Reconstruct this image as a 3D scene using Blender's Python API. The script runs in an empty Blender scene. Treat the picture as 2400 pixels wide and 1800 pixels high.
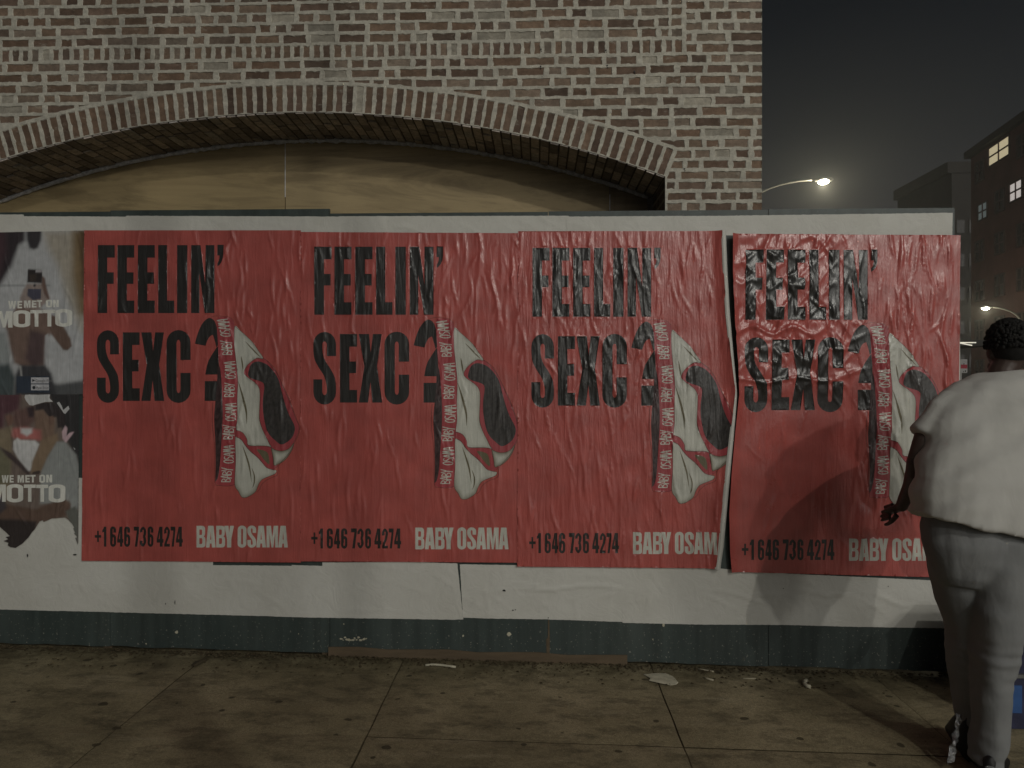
import bpy, bmesh, math, random
import numpy as np
from mathutils import Vector, Matrix, noise
from mathutils.geometry import delaunay_2d_cdt

SC = bpy.context.scene
COL = SC.collection
R = math.radians

# ------------------------------------------------------------------ camera
FPX, CX, CY = 1750.0, 1200.0, 900.0            # focal length and principal point in photograph pixels
YAW = R(1.9)
CAM = Vector((0.0, -4.14, 1.54))
FWD = Vector((-math.sin(YAW), math.cos(YAW), 0)); RGT = Vector((math.cos(YAW), math.sin(YAW), 0))
cd = bpy.data.cameras.new('camera'); cam = bpy.data.objects.new('camera', cd); COL.objects.link(cam)
cam.location = CAM; cam.rotation_euler = (R(90), 0, YAW)
cd.sensor_width = 36; cd.lens = 36 * FPX / 2400; cd.clip_end = 2000; cd.clip_start = .05
SC.camera = cam

# ------------------------------------------------------------------ night sky, exposure
wd = bpy.data.worlds.new('World'); SC.world = wd; wd.use_nodes = True
nt = wd.node_tree; bg = nt.nodes['Background']
tc = nt.nodes.new('ShaderNodeTexCoord'); sx = nt.nodes.new('ShaderNodeSeparateXYZ'); rp = nt.nodes.new('ShaderNodeValToRGB')
nt.links.new(tc.outputs['Generated'], sx.inputs[0]); nt.links.new(sx.outputs['Z'], rp.inputs[0]); nt.links.new(rp.outputs[0], bg.inputs[0])
e = rp.color_ramp.elements
e[0].position = 0.0; e[0].color = (.046, .043, .043, 1)
e[1].position = 1.0; e[1].color = (.0016, .0026, .0042, 1)
for p, c in ((.20, (.024, .0245, .026)), (.30, (.0125, .0140, .0155)), (.42, (.0035, .0052, .0075))):
    k = e.new(p); k.color = (*c, 1)
bg.inputs[1].default_value = 1.0
SC.view_settings.view_transform = 'Standard'; SC.view_settings.look = 'None'
SC.view_settings.gamma = 1; SC.view_settings.exposure = 0.12
sd_ = bpy.data.lights.new('fill_sun', 'SUN'); sd_.energy = .46; sd_.angle = R(50); sd_.color = (1.0, .985, .93)  # wide weak sun added as soft fill, no single source behind it
so_ = bpy.data.objects.new('fill_sun', sd_); COL.objects.link(so_); so_.rotation_euler = (R(71), 0, R(24))
LAMP_COL = (1.0, .97, .885)
# street lamps: head position, base of pole, lamp watts, arm direction comes from the two
LAMP_SETS = [  # the two in the photograph, then the lamp facing the wall and two unseen ones added as fill
    dict(px=(1930, 425), d=28.0, pole=(1740, 28.0), W=700, dia=.08),
    dict(px=(2310, 722), d=44.0, pole=(2392, 44.0), W=420, dia=.08),
    dict(head=(4.9, -9.6, 7.9), pole=(4.9, -12.2), W=500, dia=.10),
    dict(head=(9.0, -20.0, 8.2), pole=(9.0, -22.6), W=1350, dia=.5),
    dict(head=(11.0, -13.0, 8.6), pole=(11.0, -15.6), W=850, dia=1.2),
]

# ------------------------------------------------------------------ helpers
def W(px, py, y0=0.0):
    """the point of the vertical plane y = y0 that shows at photograph pixel (px, py)"""
    u = (px - CX) / FPX; v = (CY - py) / FPX
    t = (y0 - CAM.y) / (FWD.y + u * RGT.y)
    return Vector((CAM.x + t * (FWD.x + u * RGT.x), y0, CAM.z + t * v))
def P(px, py, d):
    u = (px - CX) / FPX; v = (CY - py) / FPX
    return CAM + FWD * d + RGT * (u * d) + Vector((0, 0, v * d))
def G(px, py):
    """the point of the sidewalk at photograph pixel"""
    v = (CY - py) / FPX; d = -1.56 / v
    p = P(px, py, d); p.z = gz(p.x); return p
def gz(x): return -0.018 * max(-7, min(7, x))

def tag(o, label=None, cat=None, group=None, kind=None):
    if label: o['label'] = label
    if cat: o['category'] = cat
    if group: o['group'] = group
    if kind: o['kind'] = kind
    return o
def empty(name, loc=(0, 0, 0)):
    o = bpy.data.objects.new(name, None); o.location = loc; COL.objects.link(o); return o
def link(name, me, mat=None, parent=None, smooth=False):
    o = bpy.data.objects.new(name, me); COL.objects.link(o)
    if mat is not None and not me.materials: me.materials.append(mat)
    if parent is not None:
        o.parent = parent
        o.matrix_parent_inverse = Matrix.Translation(-Vector(parent.location)) if parent.rotation_euler[2] == 0 else parent.matrix_basis.inverted()
    if smooth: me.polygons.foreach_set('use_smooth', [True] * len(me.polygons))
    return o
def mesh(name, verts, faces):
    me = bpy.data.meshes.new(name); me.from_pydata([tuple(v) for v in verts], [], faces); me.update(); return me

class MB:
    def __init__(s): s.v = []; s.f = []
    def add(s, vs, fs):
        n = len(s.v); s.v += [tuple(v) for v in vs]; s.f += [tuple(i + n for i in f) for f in fs]; return s
    def box(s, x0, x1, y0, y1, z0, z1):
        return s.add([(x0,y0,z0),(x1,y0,z0),(x1,y1,z0),(x0,y1,z0),(x0,y0,z1),(x1,y0,z1),(x1,y1,z1),(x0,y1,z1)],
                     [(0,3,2,1),(4,5,6,7),(0,1,5,4),(1,2,6,5),(2,3,7,6),(3,0,4,7)])
    def obox(s, c, ax, ay, az):     # centre and three half-axis vectors
        c = Vector(c); ax = Vector(ax); ay = Vector(ay); az = Vector(az)
        vs = [c + ax*i + ay*j + az*k for k in (-1,1) for i, j in ((-1,-1),(1,-1),(1,1),(-1,1))]
        return s.add(vs, [(0,3,2,1),(4,5,6,7),(0,1,5,4),(1,2,6,5),(2,3,7,6),(3,0,4,7)])
    def tube(s, pts, rad, n=12, cap=True, flat=None):
        """rad: number or list; flat: list of (ra, rb) elliptical radii with 'a' across"""
        pts = [Vector(p) for p in pts]; m = len(pts)
        if not hasattr(rad, '__len__'): rad = [rad] * m
        up = None; rings = []
        for i, p in enumerate(pts):
            t = (pts[min(i+1, m-1)] - pts[max(i-1, 0)]).normalized()
            if up is None:
                up = Vector((0, 0, 1)) if abs(t.z) < .9 else Vector((0, 1, 0))
            a = t.cross(up).normalized(); b = a.cross(t).normalized(); up = b
            r = rad[i]; ra, rb = r if hasattr(r, '__len__') else (r, r)
            rings.append([p + a * (math.cos(q) * ra) + b * (math.sin(q) * rb) for q in [2*math.pi*k/n for k in range(n)]])
        vs = [v for rg in rings for v in rg]; fs = []
        for i in range(m - 1):
            for k in range(n):
                fs.append((i*n+k, i*n+(k+1) % n, (i+1)*n+(k+1) % n, (i+1)*n+k))
        if cap: fs += [tuple(reversed(range(n))), tuple(range((m-1)*n, m*n))]
        return s.add(vs, fs)
    def ell(s, c, rx, ry, rz, nu=20, nv=12):
        c = Vector(c); vs = []; fs = []
        for j in range(nv + 1):
            th = math.pi * j / nv
            for i in range(nu):
                ph = 2 * math.pi * i / nu
                vs.append(c + Vector((rx*math.sin(th)*math.cos(ph), ry*math.sin(th)*math.sin(ph), rz*math.cos(th))))
        for j in range(nv):
            for i in range(nu):
                fs.append((j*nu+i, (j+1)*nu+i, (j+1)*nu+(i+1) % nu, j*nu+(i+1) % nu))
        return s.add(vs, fs)
    def build(s, name, mat, parent=None, smooth=False):
        return link(name, mesh(name, s.v, s.f), mat, parent, smooth)

def remeshed(name, mb, voxel, mat, parent, smooth=3, dispfn=None):
    """fuse overlapping shapes of mb into one continuous skin"""
    me = mesh(name, mb.v, mb.f); o = bpy.data.objects.new('fuse', me); COL.objects.link(o)
    m = o.modifiers.new('r', 'REMESH'); m.mode = 'VOXEL'; m.voxel_size = voxel
    if smooth:
        k = o.modifiers.new('s', 'SMOOTH'); k.iterations = smooth; k.factor = .5
    dg = bpy.context.evaluated_depsgraph_get(); dg.update()
    out = bpy.data.meshes.new_from_object(o.evaluated_get(dg))
    bpy.data.objects.remove(o); bpy.data.meshes.remove(me)
    out.name = name; out.materials.clear()
    if dispfn:
        nn = [v.normal.copy() for v in out.vertices]
        for v, n in zip(out.vertices, nn): v.co += n * dispfn(v.co)
    return link(name, out, mat, parent, True)

# ------------------------------------------------------------------ materials
class Mat:
    def __init__(s, name, rough=.6, spec=.5, color=(.5,.5,.5)):
        s.m = bpy.data.materials.new(name); s.m.use_nodes = True
        s.t = s.m.node_tree; s.b = s.t.nodes['Principled BSDF']
        s.b.inputs['Roughness'].default_value = rough; s.b.inputs['Specular IOR Level'].default_value = spec
        s.b.inputs['Base Color'].default_value = (*color, 1)
        s.tc = None
    def n(s, t, **kw):
        x = s.t.nodes.new(t)
        for k, v in kw.items(): setattr(x, k, v)
        return x
    def l(s, a, b): s.t.links.new(a, b)
    def co(s, scale=(1,1,1), rot=(0,0,0), kind='Object'):
        if s.tc is None: s.tc = s.n('ShaderNodeTexCoord')
        m = s.n('ShaderNodeMapping'); m.inputs['Scale'].default_value = scale; m.inputs['Rotation'].default_value = rot
        s.l(s.tc.outputs[kind], m.inputs[0]); return m.outputs[0]
    def noise(s, sc=5, det=4, rough=.6, scale=(1,1,1), dist=0, rot=(0,0,0)):
        x = s.n('ShaderNodeTexNoise'); x.inputs['Scale'].default_value = sc; x.inputs['Detail'].default_value = det
        x.inputs['Roughness'].default_value = rough; x.inputs['Distortion'].default_value = dist
        s.l(s.co(scale, rot), x.inputs['Vector']); return x.outputs['Fac']
    def ramp(s, f, stops):
        r = s.n('ShaderNodeValToRGB'); el = r.color_ramp.elements
        while len(el) < len(stops): el.new(.5)
        for q, (p, c) in zip(el, stops):
            q.position = p; q.color = (*c, 1) if hasattr(c, '__len__') else (c, c, c, 1)
        s.l(f, r.inputs[0]); return r.outputs[0]
    def mix(s, a, b, f, mode='MIX'):
        x = s.n('ShaderNodeMix', data_type='RGBA', blend_type=mode)
        for v, i in ((f, 0), (a, 6), (b, 7)):
            if hasattr(v, 'is_output'): s.l(v, x.inputs[i])
            elif i: x.inputs[i].default_value = (*v, 1)
            else: x.inputs[0].default_value = v
        return x.outputs[2]
    def attr(s, name='Col'):
        a = s.n('ShaderNodeAttribute'); a.attribute_name = name; return a.outputs['Color']
    def base(s, c): s.l(c, s.b.inputs['Base Color']); return s
    def rough(s, f): s.l(f, s.b.inputs['Roughness']); return s
    def bump(s, h, st=.3, dist=.01):
        x = s.n('ShaderNodeBump'); x.inputs['Strength'].default_value = st; x.inputs['Distance'].default_value = dist
        s.l(h, x.inputs['Height'])
        prev = s.b.inputs['Normal'].links
        if prev: s.l(prev[0].from_socket, x.inputs['Normal'])
        s.l(x.outputs[0], s.b.inputs['Normal']); return s
    def math(s, op, a, b):
        x = s.n('ShaderNodeMath', operation=op)
        for i, v in enumerate((a, b)):
            if hasattr(v, 'is_output'): s.l(v, x.inputs[i])
            else: x.inputs[i].default_value = v
        return x.outputs[0]

def simple(name, c, rough=.6, spec=.4, var=.25, sc=8, bump=.15, metal=0):
    m = Mat(name, rough, spec); f = m.noise(sc, 6)
    m.base(m.ramp(f, [(.3, tuple(x*(1-var) for x in c)), (.7, tuple(min(1, x*(1+var)) for x in c))]))
    if bump: m.bump(m.noise(sc*6, 4), bump, .004)
    m.b.inputs['Metallic'].default_value = metal
    return m.m
def emit(name, c, st):
    m = Mat(name); m.b.inputs['Base Color'].default_value = (*[x*.8 for x in c], 1)
    m.b.inputs['Emission Color'].default_value = (*c, 1); m.b.inputs['Emission Strength'].default_value = st
    return m.m

# printed glossy paper, wrinkled by paste
def print_mat(name, streak, rough):
    m = Mat(name, rough, .5)
    c = m.attr()
    dirt = m.ramp(m.noise(7, 6, .65), [(.35, .88), (.65, 1.06)])
    m.base(m.mix(c, dirt, 1.0, 'MULTIPLY'))
    m.rough(m.ramp(m.noise(5, 5), [(.35, rough - .08), (.7, rough + .16)]))
    m.bump(m.noise(34, 3, .55, scale=(1, 1, .10), dist=.6), streak, .006)
    m.bump(m.noise(90, 3, .6, scale=(1, 1, .45), rot=(0, .25, 0)), streak * .45, .003)
    m.b.inputs['Coat Weight'].default_value = .55; m.b.inputs['Coat Roughness'].default_value = .20
    m.l(m.b.inputs['Normal'].links[0].from_socket, m.b.inputs['Coat Normal'])
    return m.m
M = {}
M['print'] = print_mat('pasted_print', .55, .40)
M['print_tight'] = print_mat('pasted_print_creased', .95, .38)
M['print_wet'] = print_mat('pasted_print_bubbled', .70, .33)
m = Mat('white_paper', .62, .35)
base = m.ramp(m.noise(2.2, 5, .6), [(.3, (.56, .55, .50)), (.7, (.66, .655, .61))])
m.base(m.mix(base, m.ramp(m.noise(26, 5, .7), [(.30, .80), (.42, 1.0)]), .35, 'MULTIPLY'))
m.bump(m.noise(9, 5, .6, dist=1.2), .22, .02); m.bump(m.noise(60, 3, .6, scale=(1, 1, .3)), .12, .004)
M['paper'] = m.m
m = Mat('green_board', .48, .45)
base = m.ramp(m.noise(3, 6, .6, scale=(1, 1, .35)), [(.3, (.038, .054, .051)), (.72, (.066, .083, .077))])
spk = m.ramp(m.noise(75, 2, .5), [(.655, 0.0), (.675, 1.0)])
low = m.n('ShaderNodeSeparateXYZ'); m.l(m.co(), low.inputs[0])
base = m.mix(base, m.ramp(m.noise(16, 5, .6, scale=(1, 1, .06)), [(.35, .72), (.6, 1.08)]), .9, 'MULTIPLY')
base2 = m.mix(base, (.30, .29, .25), m.math('MULTIPLY', spk, m.ramp(low.outputs['Z'], [(.02, .9), (.30, .12)])))
scuff = m.math('MULTIPLY', m.ramp(m.noise(20, 5, .75, scale=(1, 1, .6)), [(.60, 0.0), (.70, .55)]), m.ramp(low.outputs['Z'], [(.0, 1.0), (.16, 0.0)]))
m.base(m.mix(base2, (.13, .115, .085), scuff))
m.bump(m.noise(40, 4, .6, scale=(1, 1, .2)), .15, .004)
M['green'] = m.m
m = Mat('raw_wood', .8, .2)
m.base(m.ramp(m.noise(14, 5, .6, scale=(.15, 1, 1)), [(.3, (.09, .068, .045)), (.7, (.17, .125, .080))])); m.bump(m.noise(50, 3), .2, .004)
M['raw_wood'] = m.m
def ply(name, a, b, scale, rough=.55):
    m = Mat(name, rough, .35)
    g = m.noise(3.2, 7, .62, scale=scale, dist=1.6)
    big = m.noise(1.1, 3, .5)
    m.base(m.mix(m.ramp(g, [(.30, a), (.62, b)]), m.ramp(big, [(.3, .88), (.7, 1.1)]), 1.0, 'MULTIPLY'))
    x = m.b.inputs['Base Color'].links[0].from_socket
    wet = m.ramp(m.noise(1.7, 6, .7, scale=(.35, 1, 1.8), dist=2.2), [(.40, .62), (.52, 1.0)])
    knot = m.ramp(m.noise(11, 3, .5, scale=(.5, 1, 1.3)), [(.70, 1.0), (.76, .6)])
    m.base(m.mix(m.mix(x, wet, .75, 'MULTIPLY'), knot, .8, 'MULTIPLY'))
    m.bump(m.noise(22, 4, .6, scale=scale), .12, .004); return m.m
M['ply'] = ply('plywood', (.36, .272, .145), (.46, .355, .190), (.22, 1, 2.2))
M['ply_b'] = ply('plywood_paler', (.37, .285, .158), (.47, .365, .205), (.2, 1, 1.6))
M['lumber'] = ply('upright_lumber', (.28, .205, .115), (.38, .285, .17), (5.0, 1, .35))
# brickwork: colour of every brick is stored on the mesh, lime smears come from noise
m = Mat('brickwork', .88, .18)
c = m.attr()
grain = m.ramp(m.noise(55, 6, .7), [(.3, .78), (.7, 1.18)])
blot = m.ramp(m.noise(9, 4, .6, scale=(1, 1, 2.2)), [(.35, .84), (.65, 1.12)])
c2 = m.mix(m.mix(c, grain, 1.0, 'MULTIPLY'), blot, 1.0, 'MULTIPLY')
smear = m.ramp(m.noise(13, 6, .72, scale=(.8, 1, 1.8)), [(.60, 0.0), (.74, .62)])
m.base(m.mix(c2, (.48, .45, .375), smear))
m.bump(m.noise(38, 6, .7), .55, .008); m.bump(m.noise(160, 3, .6), .25, .002)
M['brick'] = m.m
m = Mat('sooty_brick', .85, .25)
m.base(m.mix(m.attr(), m.ramp(m.noise(30, 6, .75), [(.3, .55), (.7, 1.35)]), 1.0, 'MULTIPLY')); m.bump(m.noise(45, 5, .7), .7, .008)
M['soot'] = m.m
M['caulk'] = simple('caulk', (.78, .77, .75), .8, .2, .35, 30, .6)
# sidewalk concrete: dirt, stains and old chewing gum
m = Mat('concrete', .80, .25)
b1 = m.ramp(m.noise(1.3, 8, .62), [(.28, (.150, .128, .074)), (.50, (.255, .218, .130)), (.72, (.38, .325, .205))])
fine = m.ramp(m.noise(70, 6, .75), [(.25, .70), (.75, 1.25)])
st = m.ramp(m.noise(7.5, 8, .74, scale=(.7, 1.3, 1)), [(.38, .42), (.52, 1.0)])
c = m.mix(m.mix(b1, fine, 1.0, 'MULTIPLY'), st, .75, 'MULTIPLY')
vo = m.n('ShaderNodeTexVoronoi'); vo.voronoi_dimensions = '2D'; vo.inputs['Scale'].default_value = 5.2; vo.inputs['Randomness'].default_value = 1
wob = m.n('ShaderNodeMix', data_type='VECTOR'); 
nz = m.n('ShaderNodeTexNoise'); nz.inputs['Scale'].default_value = 12; m.l(m.co(), nz.inputs['Vector'])
wob.inputs[0].default_value = .045; m.l(m.co(), wob.inputs[4]); m.l(nz.outputs['Color'], wob.inputs[5])
m.l(wob.outputs[1], vo.inputs['Vector'])
sep = m.n('ShaderNodeSeparateColor'); m.l(vo.outputs['Color'], sep.inputs[0])
rad = m.math('MULTIPLY', m.math('SUBTRACT', sep.outputs[0], .45), .20)
gum = m.ramp(m.math('SUBTRACT', rad, vo.outputs['Distance']), [(.0, 0.0), (.018, .78)])
pale = m.ramp(m.noise(2.4, 7, .72, scale=(.5, 2.6, 1)), [(.56, 0.0), (.74, .55)])
c = m.mix(c, (.40, .35, .235), pale)
grit = m.ramp(m.noise(210, 3, .8), [(.30, .55), (.50, 1.0), (.72, 1.45)])
c = m.mix(c, grit, .9, 'MULTIPLY')
yy = m.n('ShaderNodeSeparateXYZ'); m.l(m.co(), yy.inputs[0])
grime = m.n('ShaderNodeMapRange'); grime.inputs[1].default_value = -.42; grime.inputs[2].default_value = -.02; m.l(yy.outputs['Y'], grime.inputs[0])
c = m.mix(c, (.070, .056, .030), m.math('MULTIPLY', grime.outputs[0], m.ramp(m.noise(9, 7, .7), [(.36, .95), (.60, .1)])))
c = m.mix(c, (.040, .033, .018), gum)
m.base(c); m.bump(m.noise(60, 6, .7), .35, .006); m.bump(m.noise(6, 4), .25, .02)
m.rough(m.ramp(m.noise(3, 5), [(.3, .62), (.7, .9)]))
M['concrete'] = m.m
M['joint'] = simple('joint_dirt', (.105, .086, .052), .95, .1, .4, 40, .5)
M['asphalt'] = simple('asphalt', (.085, .082, .078), .85, .3, .3, 30, .5)
M['litter_soil'] = simple('gutter_dirt', (.085, .066, .040), .95, .1, .6, 60, .5)
M['metal'] = simple('galvanised', (.22, .22, .21), .5, .5, .2, 12, .1, .6)
M['lens'] = emit('lamp_lens', (1.0, .93, .72), 26)
M['winlit'] = emit('lit_window', (1.0, .86, .55), .42)
M['winlit_w'] = emit('lit_window_cold', (1.0, .92, .86), .42)
M['winfaint'] = emit('faint_window', (.62, .75, .75), .085)
M['windark'] = simple('dark_glass', (.07, .055, .055), .15, .5, .2, 3, 0)
M['redlight'] = emit('red_light', (1.0, .18, .16), .5)
M['striplight'] = emit('strip_light', (1.0, .95, .80), .55)
M['farbrick'] = simple('far_red_brick', (.26, .125, .115), .9, .2, .25, .6, 0)
M['farstone'] = simple('far_grey_wall', (.10, .092, .09), .9, .2, .2, .4, 0)
M['frame'] = simple('dark_frame', (.04, .038, .036), .6, .4, .2, 8, 0)
M['farframe'] = simple('far_frame', (.13, .085, .08), .6, .4, .2, 8, 0)
M['skin'] = simple('skin', (.065, .042, .034), .5, .4, .15, 20, .1)
M['hair'] = simple('hair', (.010, .009, .008), .75, .3, .4, 60, .6)
m = Mat('shirt_cotton', .85, .2)
m.base(m.ramp(m.noise(5, 4), [(.3, (.45, .44, .41)), (.7, (.52, .51, .48))])); m.bump(m.noise(7, 5, .55, scale=(1.2, 1, .5), dist=.6, rot=(0, .5, 0)), .20, .03); m.bump(m.noise(400, 2), .1, .001)
M['shirt'] = m.m
m = Mat('trouser_cloth', .88, .2)
m.base(m.ramp(m.noise(6, 5), [(.3, (.185, .190, .192)), (.7, (.235, .238, .235))])); m.bump(m.noise(9, 5, .55, scale=(1.3, 1, .45), dist=.5), .22, .03); m.bump(m.noise(500, 2), .12, .001)
M['trousers'] = m.m
M['shoe'] = simple('black_shoe', (.010, .009, .009), .55, .4, .3, 20, .2)
M['silver'] = simple('silver_foil', (.42, .42, .43), .22, .5, .5, 60, .9, .9)
M['navy'] = simple('navy_paint', (.030, .032, .070), .5, .4, .4, 12, .4)
M['blue'] = simple('bright_blue', (.035, .095, .26), .45, .4, .2, 10, .2)
M['scrap'] = simple('scrap_paper', (.50, .47, .36), .85, .2, .2, 30, .3)
M['twig'] = simple('pale_wood', (.42, .38, .28), .85, .2, .3, 30, .3)
M['sign_white'] = simple('sign_white', (.62, .60, .58), .5, .4, .1, 10, 0)
M['sign_red'] = simple('sign_red', (.55, .05, .08), .5, .4, .1, 10, 0)
M['ink'] = simple('black_ink', (.02, .02, .02), .5, .4, .1, 10, 0)
M['grey_ink'] = simple('grey_ink', (.22, .22, .22), .5, .4, .1, 10, 0)
M['timber_pole'] = simple('timber_pole', (.10, .08, .06), .85, .2, .3, 10, .4)

# ------------------------------------------------------------------ flat meshes cut along outlines
def cdt(rings, pts, eps=1e-5):
    """triangulate the rings with extra points; returns verts, triangles and for every triangle the ids of the rings that hold it"""
    co = []; faces = []
    for r in rings:
        n = len(co); co += [Vector((p[0], p[1])) for p in r]; faces.append(list(range(n, n + len(r))))
    co += [Vector((p[0], p[1])) for p in pts]
    v, ed, f, ov, oe, of = delaunay_2d_cdt(co, [], faces, 0, eps)
    return np.array([(p.x, p.y) for p in v]), f, of
def cdt_layers(outline, layers, pts, eps=1e-4):
    """triangulate an outline cut along every ring of every layer; returns verts, kept triangles, index of the topmost layer (-1: none)"""
    rings = [outline] + [r for rs in layers for r in rs]; co = []; ed = []
    for r in rings:
        n = len(co); k = len(r); co += [Vector((p[0], p[1])) for p in r]; ed += [(n + i, n + (i+1) % k) for i in range(k)]
    co += [Vector((p[0], p[1])) for p in pts]
    v, e_, f, ov, oe, of = delaunay_2d_cdt(co, ed, [], 0, eps)
    v = np.array([(p.x, p.y) for p in v]); f = np.array([t for t in f if len(t) == 3])
    c = v[f].mean(1); f = f[inside(outline, c)]; c = v[f].mean(1)
    top = np.full(len(f), -1)
    for j, rs in enumerate(layers):
        a = np.array(rs[0]); lo, hi = a.min(0), a.max(0)
        ix = np.nonzero((c[:, 0] >= lo[0]) & (c[:, 0] <= hi[0]) & (c[:, 1] >= lo[1]) & (c[:, 1] <= hi[1]))[0]
        if not len(ix): continue
        if len(rs) == 1: m = winding(rs[0], c[ix]) != 0
        else:
            m = np.zeros(len(ix), bool)
            for r in rs: m ^= inside(r, c[ix])
        top[ix[m]] = j
    return v, [tuple(int(i) for i in t) for t in f], top
def winding(poly, pts):
    x, y = pts[:, 0], pts[:, 1]; w = np.zeros(len(pts), int); x0, y0 = poly[-1]
    for x1, y1 in poly:
        if y0 != y1:
            xi = (x1 - x0) * (y - y0) / (y1 - y0) + x0
            w += ((y0 <= y) & (y1 > y) & (x < xi)).astype(int) - ((y1 <= y) & (y0 > y) & (x < xi)).astype(int)
        x0, y0 = x1, y1
    return w
def inside(poly, pts):
    poly = np.asarray(poly); x, y = pts[:, 0], pts[:, 1]; ok = np.zeros(len(pts), bool)
    x0, y0 = poly[-1]
    for x1, y1 in poly:
        c = ((y1 > y) != (y0 > y))
        if c.any():
            xi = (x0 - x1) * (y - y1) / ((y0 - y1) if y0 != y1 else 1e-12) + x1
            ok ^= c & (x < xi)
        x0, y0 = x1, y1
    return ok
def seg_dist(poly, pts, closed=True):
    poly = np.asarray(poly, float); d = np.full(len(pts), 1e9); n = len(poly)
    for i in range(n if closed else n - 1):
        a = poly[i]; b = poly[(i + 1) % n]; ab = b - a; L = max(ab @ ab, 1e-12)
        t = np.clip(((pts - a) @ ab) / L, 0, 1)
        d = np.minimum(d, np.hypot(*(pts - (a + t[:, None] * ab)).T))
    return d
def resample(poly, step, closed=True, jit=0, rng=None):
    out = []; n = len(poly)
    for i in range(n if closed else n - 1):
        a = np.array(poly[i], float); b = np.array(poly[(i + 1) % n], float)
        k = max(1, int(round(np.hypot(*(b - a)) / step)))
        for j in range(k):
            p = a + (b - a) * j / k
            if jit: p = p + np.array([rng.uniform(-jit, jit), rng.uniform(-jit, jit)])
            out.append(tuple(p))
    if not closed: out.append(tuple(poly[-1]))
    return out
def spline(pts, k=6, closed=False):
    n = len(pts); out = []
    g = lambda i: np.array(pts[i % n] if closed else pts[max(0, min(n - 1, i))], float)
    for i in range(n if closed else n - 1):
        p0, p1, p2, p3 = g(i-1), g(i), g(i+1), g(i+2)
        for j in range(k):
            t = j / k
            out.append(tuple(.5*((2*p1) + (-p0+p2)*t + (2*p0-5*p1+4*p2-p3)*t*t + (-p0+3*p1-3*p2+p3)*t**3)))
    if not closed: out.append(tuple(pts[-1]))
    return out
def ribbon(path, wx, wy=None, taper=False):
    """outline of a pen stroke with an elliptical pen"""
    wy = wy or wx; p = np.array(path, float); n = len(p); L = []; Rr = []
    for i in range(n):
        t = p[min(i+1, n-1)] - p[max(i-1, 0)]; q = np.hypot(*t); t = t / (q if q else 1)
        k = 1.0
        if taper: k = max(.12, math.sin(math.pi * (i + .3) / (n - .4)))
        off = np.array((-t[1] * wx / 2, t[0] * wy / 2)) * k
        L.append(tuple(p[i] + off)); Rr.append(tuple(p[i] - off))
    return L + Rr[::-1]

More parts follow.
